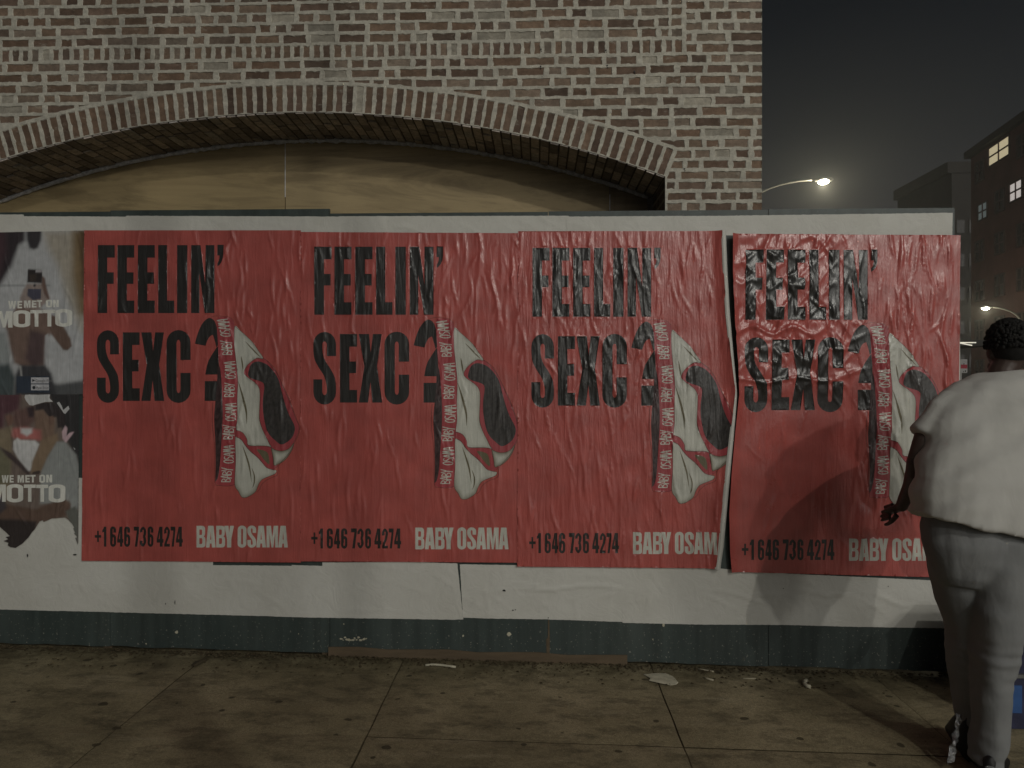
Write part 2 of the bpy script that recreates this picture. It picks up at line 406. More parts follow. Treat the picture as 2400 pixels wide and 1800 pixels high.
# ---- condensed heavy capitals in a unit box, y down.  a glyph is a list of ring sets
def gl(ch, tx=.5, ty=.2):
    a, b = tx / 2, ty / 2
    box = lambda x0, y0, x1, y1: [(x0, y0), (x1, y0), (x1, y1), (x0, y1)]
    def oval(x0, y0, x1, y1, k=.85, n=8):
        rx = (x1 - x0) / 2; ry = min((y1 - y0) / 2, k * rx * .40 + .02) if (y1 - y0) > .3 else (y1 - y0) / 2 * .8
        cs = [(x1-rx, y0+ry, -90), (x1-rx, y1-ry, 0), (x0+rx, y1-ry, 90), (x0+rx, y0+ry, 180)]
        return [(cx + rx*math.cos(R(s+90*i/n)), cy + ry*math.sin(R(s+90*i/n))) for cx, cy, s in cs for i in range(n + 1)]
    S = lambda pts, k=6: [ribbon(spline(pts, k), tx, ty)]
    if ch == 'F': return [[[(0,0),(1,0),(1,ty),(tx,ty),(tx,.4),(.94,.4),(.94,.4+ty*.92),(tx,.4+ty*.92),(tx,1),(0,1)]]]
    if ch == 'E': return [[[(0,0),(1,0),(1,ty),(tx,ty),(tx,.4),(.95,.4),(.95,.4+ty*.92),(tx,.4+ty*.92),(tx,1-ty),(1,1-ty),(1,1),(0,1)]]]
    if ch == 'L': return [[[(0,0),(tx,0),(tx,1-ty),(1,1-ty),(1,1),(0,1)]]]
    if ch == 'I': return [[box(0,0,1,1)]]
    if ch == 'N': return [[[(0,0),(.40,0),(.62,.56),(.62,0),(1,0),(1,1),(.60,1),(.36,.42),(.36,1),(0,1)]]]
    if ch == 'X': return [[[(0,0),(.44,0),(.51,.27),(.60,0),(.98,0),(.78,.47),(1,1),(.58,1),(.50,.70),(.40,1),(0,1),(.24,.47)]]]
    if ch == 'T': return [[[(0,0),(1,0),(1,ty),(.5+a,ty),(.5+a,1),(.5-a,1),(.5-a,ty),(0,ty)]]]
    if ch == 'M': return [[[(0,0),(.38,0),(.5,.55),(.62,0),(1,0),(1,1),(.74,1),(.74,.35),(.58,1),(.42,1),(.26,.35),(.26,1),(0,1)]]]
    if ch == 'W': return [[[(0,0),(.24,0),(.32,.6),(.40,0),(.60,0),(.68,.6),(.76,0),(1,0),(.84,1),(.60,1),(.5,.42),(.40,1),(.16,1)]]]
    if ch == 'A': return [[[(.22,0),(.78,0),(1,1),(.62,1),(.58,.82),(.42,.82),(.38,1),(0,1)], [(.5,.25),(.56,.64),(.44,.64)]]]
    if ch == 'Y': return [[[(0,0),(.42,0),(.5,.33),(.58,0),(1,0),(.72,.62),(.72,1),(.28,1),(.28,.62)]]]
    if ch == 'O': return [[oval(0,-.01,1,1.01), oval(tx,ty*.9,1-tx,1-ty*.9)]]
    def arc(cx, cy, rx, ry, a0, a1, n=10): return [(cx + rx*math.cos(R(a0+(a1-a0)*i/n)), cy + ry*math.sin(R(a0+(a1-a0)*i/n))) for i in range(n + 1)]
    ro, ri = .175, .055; rx = .5; ix = max(.04, .5 - tx); yt = ty * .80
    up_out = arc(.5, ro-.01, rx, ro, 0, -180); dn_out = arc(.5, 1.01-ro, rx, ro, 180, 0)
    up_in = arc(.5, yt+ri, ix, ri, -180, 0); dn_in = arc(.5, 1-yt-ri, ix, ri, 0, 180)
    if ch == 'C': return [[[(1,.41)] + up_out + dn_out + [(1,.59),(1-tx,.59)] + dn_in + up_in + [(1-tx,.41)]]]
    if ch == 'S': return [[[(1,.33)] + up_out + spline([(0,.25),(.05,.37),(.22,.48),(.46,.60),(1-tx-.03,.70),(1-tx,.78)], 4) + dn_in + [(tx,.655),(0,.655)] + dn_out + spline([(1,.75),(.95,.63),(.78,.52),(.54,.40),(tx+.03,.30),(tx,.22)], 4) + up_in + [(1-tx,.33)]]]
    if ch == 'B':
        o = [(0,0),(.62,0)] + [(.62+.34*math.sin(R(t)), .12-.12*math.cos(R(t))) for t in range(15, 91, 15)] + [(.96,.36),(.92,.44),(.82,.49),(.94,.53),(1,.61),(1,.86)] + [(.66+.34*math.cos(R(t)), .88+.12*math.sin(R(t))) for t in range(15, 91, 15)] + [(0,1)]
        return [[o, [(tx*.82,.17),(.58,.17),(.63,.22),(.63,.36),(.58,.42),(tx*.82,.42)], [(tx*.82,.57),(.60,.57),(.66,.62),(.66,.78),(.60,.84),(tx*.82,.84)]]]
    if ch == '+': return [[box(0,.40,1,.60)], [box(.36,.08,.64,.92)]]
    if ch == '1': return [[[(.40,0),(1,0),(1,1),(.40,1),(.40,.26),(0,.30),(0,.17),(.25,.11)]]]
    if ch == '7': return [[[(0,0),(1,0),(1,.17),(.66,1),(.20,1),(.58,.20),(0,.20)]]]
    if ch == '4': return [[[(.40,0),(.86,0),(.86,.62),(1,.62),(1,.80),(.86,.80),(.86,1),(.46,1),(.46,.80),(0,.80),(0,.64)], [(.46,.28),(.46,.62),(.30,.62)]]]
    if ch == '6': return [[oval(0,.38,1,1.01), oval(tx*.86,.53,1-tx*.86,1-ty*.85)], [[(1,.30)] + up_out + [(0,.72),(tx,.72)] + up_in + [(1-tx,.30)]]]
    if ch == '3': return [S([(a,.28),(a,.18),(.5,b),(1-a,.18),(1-a,.34),(1-a-.10,.45),(.5,.475)]), S([(.5,.495),(1-a-.10,.52),(1-a,.64),(1-a,.80),(.5,1-b),(a,.82),(a,.70)])]
    if ch == '2': return [S([(a,.34),(a,.18),(.5,b),(1-a,.18),(1-a,.34),(.62,.55),(.34,.76),(.24,.90)]), [[(0,1),(0,.84),(.2,1-ty),(1,1-ty),(1,1)]]]
    return []
def put(ch, x0, y0, x1, y1, tx, ty):
    return [[[(x0 + p[0]*(x1-x0), y0 + p[1]*(y1-y0)) for p in r] for r in rs] for rs in gl(ch, tx, ty)]

# ------------------------------------------------------------------ art of the red poster, in pixels of the leftmost red poster
RED = (.46, .098, .084); INK = (.028, .026, .024); WHT = (.60, .60, .53); BAND = (.40, .066, .075)
BLK = (.048, .043, .040); DRK = (.058, .034, .034); OLV = (.15, .13, .075); OUTL = (.085, .030, .026)
def red_art():
    A = []     # (ring set, colour name)
    def add(rings, c): A.append((rings, c))
    def word(s, spans, y0, y1, f, c, tx=.52, ty=.185):
        for ch, (a, b) in zip(s, spans):
            p = f(a, y0); q = f(b, y1)
            for rs in put(ch, p[0], p[1], q[0], q[1], tx, ty): add(rs, c)
    z6 = lambda x, y: (200 + x / 3.95, 540 + y / 3.95)
    word('FEELI', [(130,285),(310,465),(498,655),(687,835),(860,955)], 140, 768, z6, INK, .56)
    word('N', [(990,1205)], 140, 768, z6, INK)
    add([[z6(*p) for p in [(1232,137),(1291,137),(1291,225),(1286,262),(1272,298),(1250,326),(1234,336),(1234,306),(1246,284),(1252,258),(1252,236),(1232,236)]]], INK)
    word('S', [(120,325)], 932, 1590, z6, INK, .40, .155)
    word('E', [(360,515)], 945, 1578, z6, INK, .56)
    word('X', [(530,742)], 945, 1578, z6, INK)
    word('C', [(762,985)], 930, 1590, z6, INK, .42, .16)
    add([[z6(*p) for p in spline([(1025,1050),(1048,965),(1078,890),(1115,838),(1158,812),(1200,835),(1222,885),(1240,960),(1240,1060)], 5) + [(1222,1085),(1212,1040),(1196,985)] + spline([(1190,968),(1160,985),(1138,1025),(1122,1070)], 4)]], INK)
    add([[z6(*p) for p in [(1240,1070),(1222,1088),(1185,1145),(1150,1205),(1133,1260),(1120,1335),(1250,1335)]]], INK)
    add([[z6(*p) for p in [(1115,1395),(1250,1395),(1250,1578),(1115,1578)]]], INK)
    z7 = lambda x, y: (200 + x / 4.424, 1200 + y / 4.424)
    word('+', [(112,178)], 178, 318, z7, INK)
    word('1646736427', [(190,232),(270,332),(343,407),(415,478),(515,574),(580,642),(658,718),(752,823),(830,888),(897,946)], 147, 354, z7, INK, .44, .14)
    word('4', [(952,1023)], 147, 354, z7, INK)
    word('BABYOSAMA', [(1165,1257),(1262,1362),(1368,1460),(1452,1552),(1590,1680),(1690,1780),(1782,1882),(1888,2008),(2010,2108)], 138, 362, z7, WHT, .40, .15)
    # the drawing
    d = lambda pts: [(480 + x / 3.458, 720 + y / 3.458) for x, y in pts]
    sm = lambda pts: d(spline(pts, 3, True))
    def line(pts, w, c=OUTL, taper=False): add([ribbon(d(spline(pts, 4)), w, w, taper)], c)
    dark = [(125,470),(145,580),(152,700),(156,850),(150,1000),(140,1150),(132,1300),(112,1392),(94,1405),(97,1250),(92,1050),(85,900),(95,760),(108,600),(112,500)]
    add([sm(dark)], DRK)
    band = [(105,100),(150,80),(205,86),(240,118),(250,160),(248,300),(262,450),(275,600),(270,750),(272,900),(262,1000),(255,1100),(258,1250),(250,1432),(200,1446),(130,1440),(92,1415),(112,1388),(130,1300),(140,1150),(150,1000),(155,850),(150,700),(140,560),(120,400),(112,250)]
    add([sm(band)], BAND)
    line([(75,770),(70,950),(90,1150),(92,1412),(130,1442),(200,1447),(250,1434)], .9)
    line([(60,80),(110,72),(205,82),(244,118)], .7)
    body = [(250,155),(300,195),(350,240),(400,290),(440,350),(482,416),(430,415),(380,445),(340,490),(325,530),(345,560),(400,600),(440,640),(455,700),(450,850),(452,920),(480,1000),(530,1100),(545,1132),(490,1124),(365,1120),(350,1070),(320,1020),(285,1000),(262,995),(272,900),(270,750),(275,600),(262,450),(248,300)]
    trim = [(430,412),(490,420),(560,490),(610,570),(645,650),(684,740),(708,800),(742,900),(770,960),(762,1020),(730,1090),(690,1142),(640,1162),(590,1157),(545,1132),(510,1060),(480,1000),(455,920),(450,850),(455,700),(440,640),(400,600),(345,560),(325,530),(340,490),(380,445)]
    patch = [(362,520),(385,462),(430,440),(480,450),(530,480),(580,540),(610,600),(630,680),(660,790),(690,870),(730,950),(735,1000),(710,1060),(660,1100),(620,1110),(580,1080),(530,1030),(500,960),(480,850),(478,750),(490,650),(478,612),(430,592),(390,580),(362,560)]
    strip = [(262,995),(285,1000),(320,1020),(350,1070),(365,1118),(490,1122),(545,1138),(562,1220),(572,1282),(605,1278),(562,1312),(510,1297),(470,1252),(430,1207),(380,1167),(340,1122),(310,1077),(285,1057),(258,1045)]
    lowr = [(545,1138),(590,1158),(640,1162),(690,1142),(728,1100),(716,1150),(680,1210),(640,1250),(600,1272),(570,1276),(560,1220)]
    low = [(258,1048),(285,1060),(310,1080),(340,1125),(380,1170),(430,1212),(470,1255),(510,1299),(560,1315),(588,1320),(580,1345),(550,1360),(500,1380),(465,1400),(440,1440),(420,1490),(380,1522),(340,1540),(305,1535),(280,1490),(250,1432),(258,1250),(255,1100)]
    add([sm(trim)], BAND); add([sm(patch)], BLK)
    add([sm(body)], 'cloth'); add([sm(strip)], BAND); add([sm(lowr)], 'cloth_dark'); add([sm(low)], 'cloth_low')
    add([sm([(430,1150),(500,1165),(525,1200),(531,1272),(490,1237),(455,1190)])], OLV)
    for pts, w in ((body, .8), (trim, .7), (low, .9), (lowr, .8), (strip, .6)):
        line(pts + [pts[0]], w)
    line([(485,415),(560,478),(620,590),(690,740),(712,800),(748,900),(772,965),(766,1030),(735,1095),(690,1180),(610,1275),(600,1330),(590,1362),(520,1392),(470,1432),(450,1476),(425,1497)], .9)
    line([(335,278),(380,325),(430,378),(462,408)], 3.2, OLV, True)
    line([(302,398),(312,460),(322,525)], 3.6, OLV, True)
    line([(278,600),(305,690),(330,780),(346,860),(348,945)], 5.0, OLV, True)
    line([(314,1118),(345,1210),(370,1300),(386,1412)], 4.0, OLV, True)
    line([(388,1300),(408,1360),(407,1420),(393,1462)], 3.2, OLV, True)
    # hand lettering up the waistband
    L = {'B': [[(0,0),(0,1)], [(0,0),(.7,.12),(.75,.35),(.1,.48),(.85,.62),(.8,.92),(0,1)]],
         'A': [[(0,1.1),(.45,-.1),(.9,1)], [(.1,.62),(.9,.55)]], 'Y': [[(0,-.1),(.4,.5),(.9,-.15)], [(.42,.5),(.25,1.1)]],
         'O': [[(.5,0),(.05,.35),(.15,.9),(.6,1),(.9,.6),(.75,.1),(.5,0)]],
         'S': [[(.9,.05),(.3,.0),(.1,.3),(.75,.6),(.7,.95),(0,1.05)]], 'M': [[(0,1.1),(.2,-.1),(.45,.7),(.7,-.1),(1,1.05)]]}
    rng = random.Random(3)
    cx = lambda y: np.interp(y, [85,240,385,386,430,580,725,726,770,920,1065,1066,1110,1250,1412], [150,180,190,190,212,214,205,205,222,215,196,196,206,200,178])
    for y0, y1 in ((1412,1108), (1066,768), (724,430), (384,88)):
        step = (y0 - y1) / 10.3; y = y0
        for ch in 'BABY OSAMA':
            if ch == ' ': y -= step * 1.1; continue
            H = 76 + rng.uniform(-8, 8)
            for st in L[ch]:
                pts = [(cx(y - u*step*.92) - H/2 + v*H, y - u*step*.92) for u, v in st]
                line(pts, 2.05, WHT)
            y -= step
    return A
ART = red_art()
def clothcol(name, vx):
    return WHT
def wall_noise(x, z, s, seed=0.0): return noise.noise(Vector((x*s + seed, z*s, seed)))

def creases(seed, n, area, amp, width, length, tilt=.12, lean=0):
    rg = random.Random(seed); out = []
    x0, x1, y0, y1 = area
    for _ in range(n):
        out.append((rg.uniform(x0, x1), rg.uniform(y0, y1), rg.gauss(lean, tilt), length * rg.uniform(.35, 1.5), width * rg.uniform(.6, 1.6), amp * rg.uniform(.35, 1.4)))
    return out
def crease_disp(pts, cr):
    h = np.zeros(len(pts))
    for cx, cy, an, L, w, a in cr:
        dx = pts[:, 0] - cx; dy = pts[:, 1] - cy
        s = dx * math.sin(an) + dy * math.cos(an); t = dx * math.cos(an) - dy * math.sin(an) + 3 * np.sin(s / 23 + cx)
        m = (abs(t) < 4 * w) & (abs(s) < 2.5 * L)
        h[m] += a * np.exp(-(t[m] / w) ** 2) * np.exp(-(s[m] / L) ** 2)
    return h

def color_mesh(me, faces, cols):
    """cols: array (n_loops, 3)"""
    at = me.color_attributes.new('Col', 'FLOAT_COLOR', 'CORNER')
    c = np.ones((len(cols), 4), np.float32); c[:, :3] = cols; at.data.foreach_set('color', c.ravel())

def red_poster(ring, fx, fy, off, crs, mat, label, bulge=None):
    """ring: outline of the sheet in art pixels; fx, fy: art pixel -> photograph pixel on the hoarding's plane"""
    rg = random.Random(len(label))
    ring = resample(ring, 3.6, True)
    ids = ART
    xs = [p[0] for p in ring]; ys = [p[1] for p in ring]; st = 3.7
    gx, gy = np.meshgrid(np.arange(min(xs), max(xs), st), np.arange(min(ys), max(ys), st))
    gp = np.stack([gx.ravel(), gy.ravel()], 1); gp[:, 0] += (np.round((gp[:, 1] - min(ys)) / st) % 2) * st / 2
    gp += np.random.RandomState(5).uniform(-.5, .5, gp.shape)
    gp = gp[inside(ring, gp)]; gp = gp[seg_dist(ring, gp) > 1.2]
    v, keep, cls = cdt_layers(ring, [r for r, c in ART], gp)
    h = crease_disp(v, crs)
    if bulge is not None: h = h + bulge(v)
    nz = np.array([wall_noise(p[0], p[1], .02, 3.1 + off * 100) for p in v])
    h += .0025 * (nz + .6)
    # map to the wall
    wv = []
    for (x, y), hh in zip(v, h):
        p = W(fx(x), fy(y), 0); wv.append((p.x, -off - max(0, hh), p.z))
    me = mesh('poster', wv, [tuple(reversed(t)) for t in keep])
    # colours
    hair = np.array([noise.noise(Vector((p[0]*.55 + p[1]*.12, p[1]*.07, 1.7))) for p in v])
    tone = np.array([noise.noise(Vector((p[0]*.03, p[1]*.03, 7.7))) for p in v])
    shade = {}
    for j, (k, c) in enumerate(ids):
        if isinstance(c, str):
            dd = seg_dist(k[0], v); sh = np.clip(1 - dd / (9 if c == 'cloth' else 13), 0, 1) ** 1.5
            amt = {'cloth': .45, 'cloth_low': .75, 'cloth_dark': .95}[c]
            if c == 'cloth_low': sh = sh * np.clip((v[:, 1] - 1080) / 60, .25, 1)
            if c == 'cloth': sh = sh * np.clip((v[:, 0] - 560) / 20, .12, 1)
            shade[j] = np.array(WHT)[None] * (1 - (amt * sh))[:, None] + np.array(OLV)[None] * (amt * sh)[:, None]
    cols = np.zeros((3 * len(keep), 3)); q = 0
    for tri, c in zip(keep, cls):
        t3 = tuple(reversed(tri))
        if c < 0: b = RED
        else: b = ids[c][1]
        for i in t3:
            if isinstance(b, str): cc = shade[c][i]
            elif b is BLK: cc = np.array(BLK) * (1 + .8 * max(-.6, hair[i]))
            elif b is DRK: cc = np.array(DRK) * (1 + 1.0 * max(-.6, hair[i]))
            else: cc = np.array(b) * (1 + .10 * tone[i])
            cols[q] = cc; q += 1
    color_mesh(me, keep, cols)
    o = link('poster', me, M[mat], None, True)
    tag(o, label, 'poster', 'red posters pasted in a row on the hoarding')
    return o

rect = lambda x0, y0, x1, y1: [(x0, y0), (x1, y0), (x1, y1), (x0, y1)]
AR = (195, 706, 541, 1315)
o = red_poster([(201,541),(707,541),(707,1317),(195,1313)], lambda x: x, lambda y: y, .0125,
    creases(11, 90, AR, .0042, 2.2, 34, .12) + creases(12, 90, (480, 706, 541, 1050), .005, 2.0, 28, .14),
    'print', 'smoothest red FEELIN SEXC poster, directly right of the two photo posters')
red_poster([(201,541),(704,544),(703,1313),(200,1310)], lambda x: 738 + 1.022*(x-232), lambda y: 578 + 1.0*(y-574), .0150,
    creases(21, 150, AR, .0046, 2.1, 32, .12) + creases(22, 70, (440, 706, 541, 760), .005, 2.1, 26, .14),
    'print', 'finely creased red poster with its whole printed name showing, second from the photo posters')
inv3 = lambda px, py: (232 + (px-1247)/1.018, 574 + (py-581)/1.011)
E3 = [(1688,543),(1692,640),(1698,740),(1708,830),(1719,915),(1711,985),(1700,1080),(1690,1180),(1680,1280),(1673,1330)]
ring3 = [(200,537)] + [inv3(*p) for p in E3] + [(198,1311)]
def bulge3(v):
    ex = np.interp(v[:, 1], [inv3(*p)[1] for p in E3], [inv3(*p)[0] for p in E3])
    return .022 * np.clip(1 - (ex - v[:, 0]) / 30, 0, 1) ** 2
p3 = red_poster(ring3, lambda x: 1247 + 1.018*(x-232), lambda y: 581 + 1.011*(y-574), .0175,
    creases(31, 380, AR, .0046, 2.1, 30, .14) + creases(32, 120, (235, 520, 560, 930), .0055, 2.3, 22, .25),
    'print_tight', 'red poster full of tight creases, its curled right edge cutting off the printed name', bulge3)
inv4 = lambda px, py: (232 + (px-1743)/1.05, 574 + (py-586)/1.026)
E4 = [(1712,550),(1713,640),(1718,760),(1725,850),(1728,925),(1720,1000),(1711,1100),(1705,1200),(1707,1290),(1711,1338)]
ring4 = [inv4(2246, 553), inv4(2243, 870), inv4(2240, 1352)] + [inv4(*p) for p in E4[::-1]]
def bulge4(v):
    ex = np.interp(v[:, 1], [inv4(*p)[1] for p in E4], [inv4(*p)[0] for p in E4])
    h = .018 * np.clip(1 - (v[:, 0] - ex) / 28, 0, 1) ** 2
    m = np.clip((500 - v[:, 0]) / 130, 0, 1) * np.clip((920 - v[:, 1]) / 60, 0, 1)
    n1 = np.array([abs(noise.noise(Vector((x*.022, y*.017, 5.5)))) for x, y in v])
    n2 = np.array([1 - abs(noise.noise(Vector((x*.034 + .01*y, y*.02, 9.1)))) * 2.2 for x, y in v])
    h += m * (.018 * n1 + .007 * np.clip(n2, 0, 1) ** 2)
    h += .010 * np.exp(-((v[:, 1] - (874 - .03*(v[:, 0]-230) + 5*np.sin(v[:, 0]*.05))) / 3.2) ** 2) * np.clip((480 - v[:, 0]) / 60, 0, 1)
    h += .011 * np.exp(-((v[:, 1] - (758 + 9*np.sin(v[:, 0]*.07))) / 5) ** 2) * np.clip((420 - v[:, 0]) / 60, 0, 1)
    m2 = np.clip((v[:, 0] - 420) / 40, 0, 1) * np.clip(1 - abs(v[:, 0] - 495) / 40, 0, 1) * np.clip((v[:, 1] - 880) / 60, 0, 1)
    h += m2 * .008 * n1 * 2
    return h
red_poster(ring4, lambda x: 1743 + 1.05*(x-232), lambda y: 586 + 1.026*(y-574), .0200,
    creases(41, 200, (480, 720, 541, 1200), .0055, 2.3, 38, .15, .06) + creases(42, 110, (230, 480, 560, 900), .007, 2.8, 20, .7) + creases(43, 60, AR, .004, 2.6, 36, .35),
    'print_wet', 'bubbled red poster at the right end of the hoarding, partly hidden by the person', bulge4)
# curled white edge of the third poster
OUT3 = [(1699,540),(1703,640),(1709,740),(1718,840),(1726,922),(1722,985),(1713,1080),(1703,1180),(1694,1280),(1687,1326)]
vs = []; fs = []; NSEG = 7
la = resample(E3, 14, False); lb = [(float(np.interp(y, [p[1] for p in OUT3], [p[0] for p in OUT3])), y) for _, y in la]
for (xa, ya), (xb, yb) in zip(la, lb):
    for k in range(NSEG + 1):
        t = k / NSEG; p = W(xa - 2 + (xb - xa + 2) * t, ya, 0); wdt = (xb - xa) * .0024
        vs.append((p.x, -.0175 - .022 - wdt * .5 * math.sin(math.pi * t) + .020 * t, p.z))
for i in range(len(la) - 1):
    for k in range(NSEG):
        a = i * (NSEG + 1) + k; fs.append((a, a + 1, a + NSEG + 2, a + NSEG + 1))
ce = link('curled_edge', mesh('curled_edge', vs, fs), M['paper'], p3, True); ce['label'] = 'white back of the sheet curling forward along its right edge'

# ------------------------------------------------------------------ white paper sheets
def sheet(quad, off, label, seed, step=5, wr=14, edge=.35, extra=()):
    """quad: corner pixels TL TR BR BL (polylines allowed)"""
    rg = random.Random(seed)
    ring = resample(quad, step, True, edge, rg)
    xs = [p[0] for p in ring]; ys = [p[1] for p in ring]
    gx, gy = np.meshgrid(np.arange(min(xs), max(xs), step), np.arange(min(ys), max(ys), step))
    gp = np.stack([gx.ravel(), gy.ravel()], 1); gp = gp[inside(ring, gp)]
    if len(gp): gp = gp[seg_dist(ring, gp) > 2]
    v, f, of = cdt([ring], gp, 1e-4)
    cr = creases(seed, wr, (min(xs), max(xs), min(ys), max(ys)), .0016, 3, 40, .5, 1.4) + creases(seed + 1, wr, (min(xs), max(xs), min(ys), max(ys)), .0012, 3, 25, .15) + list(extra)
    h = crease_disp(v, cr)
    wv = []
    for (x, y), hh in zip(v, h):
        p = W(x, y, 0); wv.append((p.x, -off - max(0, hh) - .001 * (1 + wall_noise(x, y, .02, seed)), p.z))
    me = mesh('paper_sheet', wv, [tuple(reversed(t)) for t, o in zip(f, of) if 0 in o])
    o = link('paper_sheet', me, M['paper'], None, True)
    return tag(o, label, 'paper sheet', 'blank white sheets pasted on the hoarding')
tb = []
sheet([(-140,503),(56,503),(57,507),(300,508),(302,545),(-140,548)], .0018, 'white paper strip on top of the hoarding above the mirror picture poster', 1)
sheet([(296,506),(800,508),(800,545),(296,546)], .0026, 'white paper strip on top of the hoarding above the smoothest red poster', 2)
sheet([(795,507),(1333,506),(1333,547),(795,546)], .0018, 'white paper strip on top of the hoarding below the right half of the arch', 3)
sheet([(1327,508),(1700,506),(2232,499),(2231,553),(1700,552),(1327,548)], .0026, 'white paper strip at the hoarding top, reaching out past the brick corner', 4)
sheet([(-140,1120),(204,1120),(204,1312),(140,1432),(-140,1424)], .0016, 'white paper left bare where the kissing couple poster is torn off', 5)
sheet([(130,1312),(500,1316),(500,1324),(690,1326),(692,1446),(600,1443),(130,1431)], .0024, 'white paper sheet below the leftmost red poster, shaded by a pole', 6)
sheet([(684,1324),(756,1326),(756,1318),(955,1316),(1072,1320),(1086,1451),(1066,1452),(684,1446)], .0032, 'white paper sheet with a doubled right edge below the second red poster', 7)
sheet([(1078,1322),(1272,1325),(1462,1327),(1460,1457),(1280,1451),(1140,1449),(1085,1447)], .0040, 'white paper sheet with a long level wrinkle, above the brown split in the green board', 8, wr=26, extra=[(1290, 1379, 1.60, 90, 2.6, .007), (1400, 1374, 1.55, 70, 2.4, .006), (1250, 1372, 1.50, 60, 2.2, .004), (1180, 1420, .9, 40, 2, .003)])
sheet([(1455,1324),(1690,1332),(1858,1345),(1858,1464),(1640,1463),(1459,1459)], .0048, 'white paper sheet below the gap beside the curled red poster', 9, extra=[(1740, 1398, 1.35, 70, 3, .006), (1690, 1412, 1.2, 40, 2.4, .005), (1800, 1392, 1.5, 50, 2.4, .004)])
sheet([(1852,1344),(2238,1362),(2238,1472),(1990,1468),(1852,1464)], .0056, 'white paper sheet low on the hoarding, running behind the legs of the person', 10, wr=22, extra=[(2080, 1405, 1.3, 60, 3, .006), (2040, 1420, 1.0, 40, 3, .005), (1930, 1390, 1.5, 60, 2.5, .005)])
rg = random.Random(14)
for px, py, w_, h_ in ((1182,1383,5,2.6),(1202,1429,2,2),(1208,1428,1.5,1.2),(412,1410,1,7),(390,1414,1,2.5),(67,1301,1.6,5),(178,1299,6,2.2),(1285,1447,1.4,1.4),(1835,1378,1.4,1.2),(2080,1373,1.6,1.4)):
    q = []
    for i in range(7):
        a = 2*math.pi*i/7; t = W(px + w_*math.cos(a)*rg.uniform(.6,1.2), py + h_*math.sin(a)*rg.uniform(.6,1.2), 0); q.append((t.x, -.0095, t.z))
    mbt = MB(); mbt.add(q, [(0,1,2,3,4,5,6)]); tb.append((px, mbt))

for px, mbt in tb:       # small torn holes showing the dark board
    own = [o for o in bpy.data.objects if o.name.startswith('paper_sheet') and min(v.co.x for v in o.data.vertices) <= mbt.v[0][0] <= max(v.co.x for v in o.data.vertices) and min(v.co.z for v in o.data.vertices) <= mbt.v[0][2] <= max(v.co.z for v in o.data.vertices)]
    if own: mbt.build('torn_hole', M['ink'], own[-1])
# ------------------------------------------------------------------ photo posters at the left edge
def lin(c): return tuple(((x/255+.055)/1.055)**2.4 if x > 10 else x/255/12.92 for x in c)
def alb(r, g, b):
    l = lin((r, g, b)); w = lin((108, 108, 99)); k = ((l[0] + l[1] + l[2]) / sum(w)) ** .42
    return tuple(min(.66, .70 * k * p / q) for p, q in zip(l, w))
def soft_paint(v, bgc, shapes):
    c = np.tile(np.array(alb(*bgc)), (len(v), 1))
    for poly, colr, blur in shapes:
        d = seg_dist(poly, v); s = np.where(inside(poly, v), d, -d)
        k = np.clip(s / (1.1 * blur) + .5, 0, 1); k = k * k * (3 - 2 * k)
        c = c * (1 - k)[:, None] + np.array(alb(*colr))[None] * k[:, None]
    return c
def photo_poster(ring, bgc, shapes, texts, flats, off, label, seed):
    ring = resample(ring, 2.6, True)
    ly = []; layers = []
    for poly, colr in flats: ly.append([poly]); layers.append(alb(*colr))
    for ch, x0, y0, x1, y1, tx, ty in texts:
        for rs in put(ch, x0, y0, x1, y1, tx, ty): ly.append(rs); layers.append((.78, .78, .72))
    xs = [p[0] for p in ring]; ys = [p[1] for p in ring]; st = 2.6
    gx, gy = np.meshgrid(np.arange(min(xs), max(xs), st), np.arange(min(ys), max(ys), st))
    gp = np.stack([gx.ravel(), gy.ravel()], 1); gp = gp[inside(ring, gp)]; gp = gp[seg_dist(ring, gp) > 1]
    v, tr_, tp_ = cdt_layers(ring, ly, gp)
    base = soft_paint(v, bgc, shapes)
    tn = np.array([noise.noise(Vector((p[0]*.08, p[1]*.08, seed))) for p in v])
    keep = []; cols = []
    for tri, top in zip(tr_, tp_):
        t3 = tuple(reversed(tri)); keep.append(t3)
        for i in t3: cols.append(base[i] * (1 + .12 * tn[i]) if top < 0 else layers[top])
    h = crease_disp(v, creases(seed, 40, (min(xs), max(xs), min(ys), max(ys)), .003, 2.2, 34, .22))
    wv = []
    for (x, y), hh in zip(v, h):
        p = W(x, y, 0); wv.append((p.x, -off - hh, p.z))
    me = mesh('poster', wv, keep); color_mesh(me, keep, np.array(cols))
    o = link('poster', me, M['print'], None, True)
    return tag(o, label, 'poster', 'photo posters at the left end of the hoarding')
zA = lambda pts: [(x / 4.048, 520 + y / 4.048) for x, y in pts]
zB = lambda pts: [(x / 3.857, 900 + y / 3.857) for x, y in pts]
def words(f, spec, tx, ty):
    out = []
    for ch, x0, x1, y0, y1 in spec:
        (a, b), (c, d) = f([(x0, y0), (x1, y1)]); out.append((ch, a, b, c, d, tx, ty))
    return out
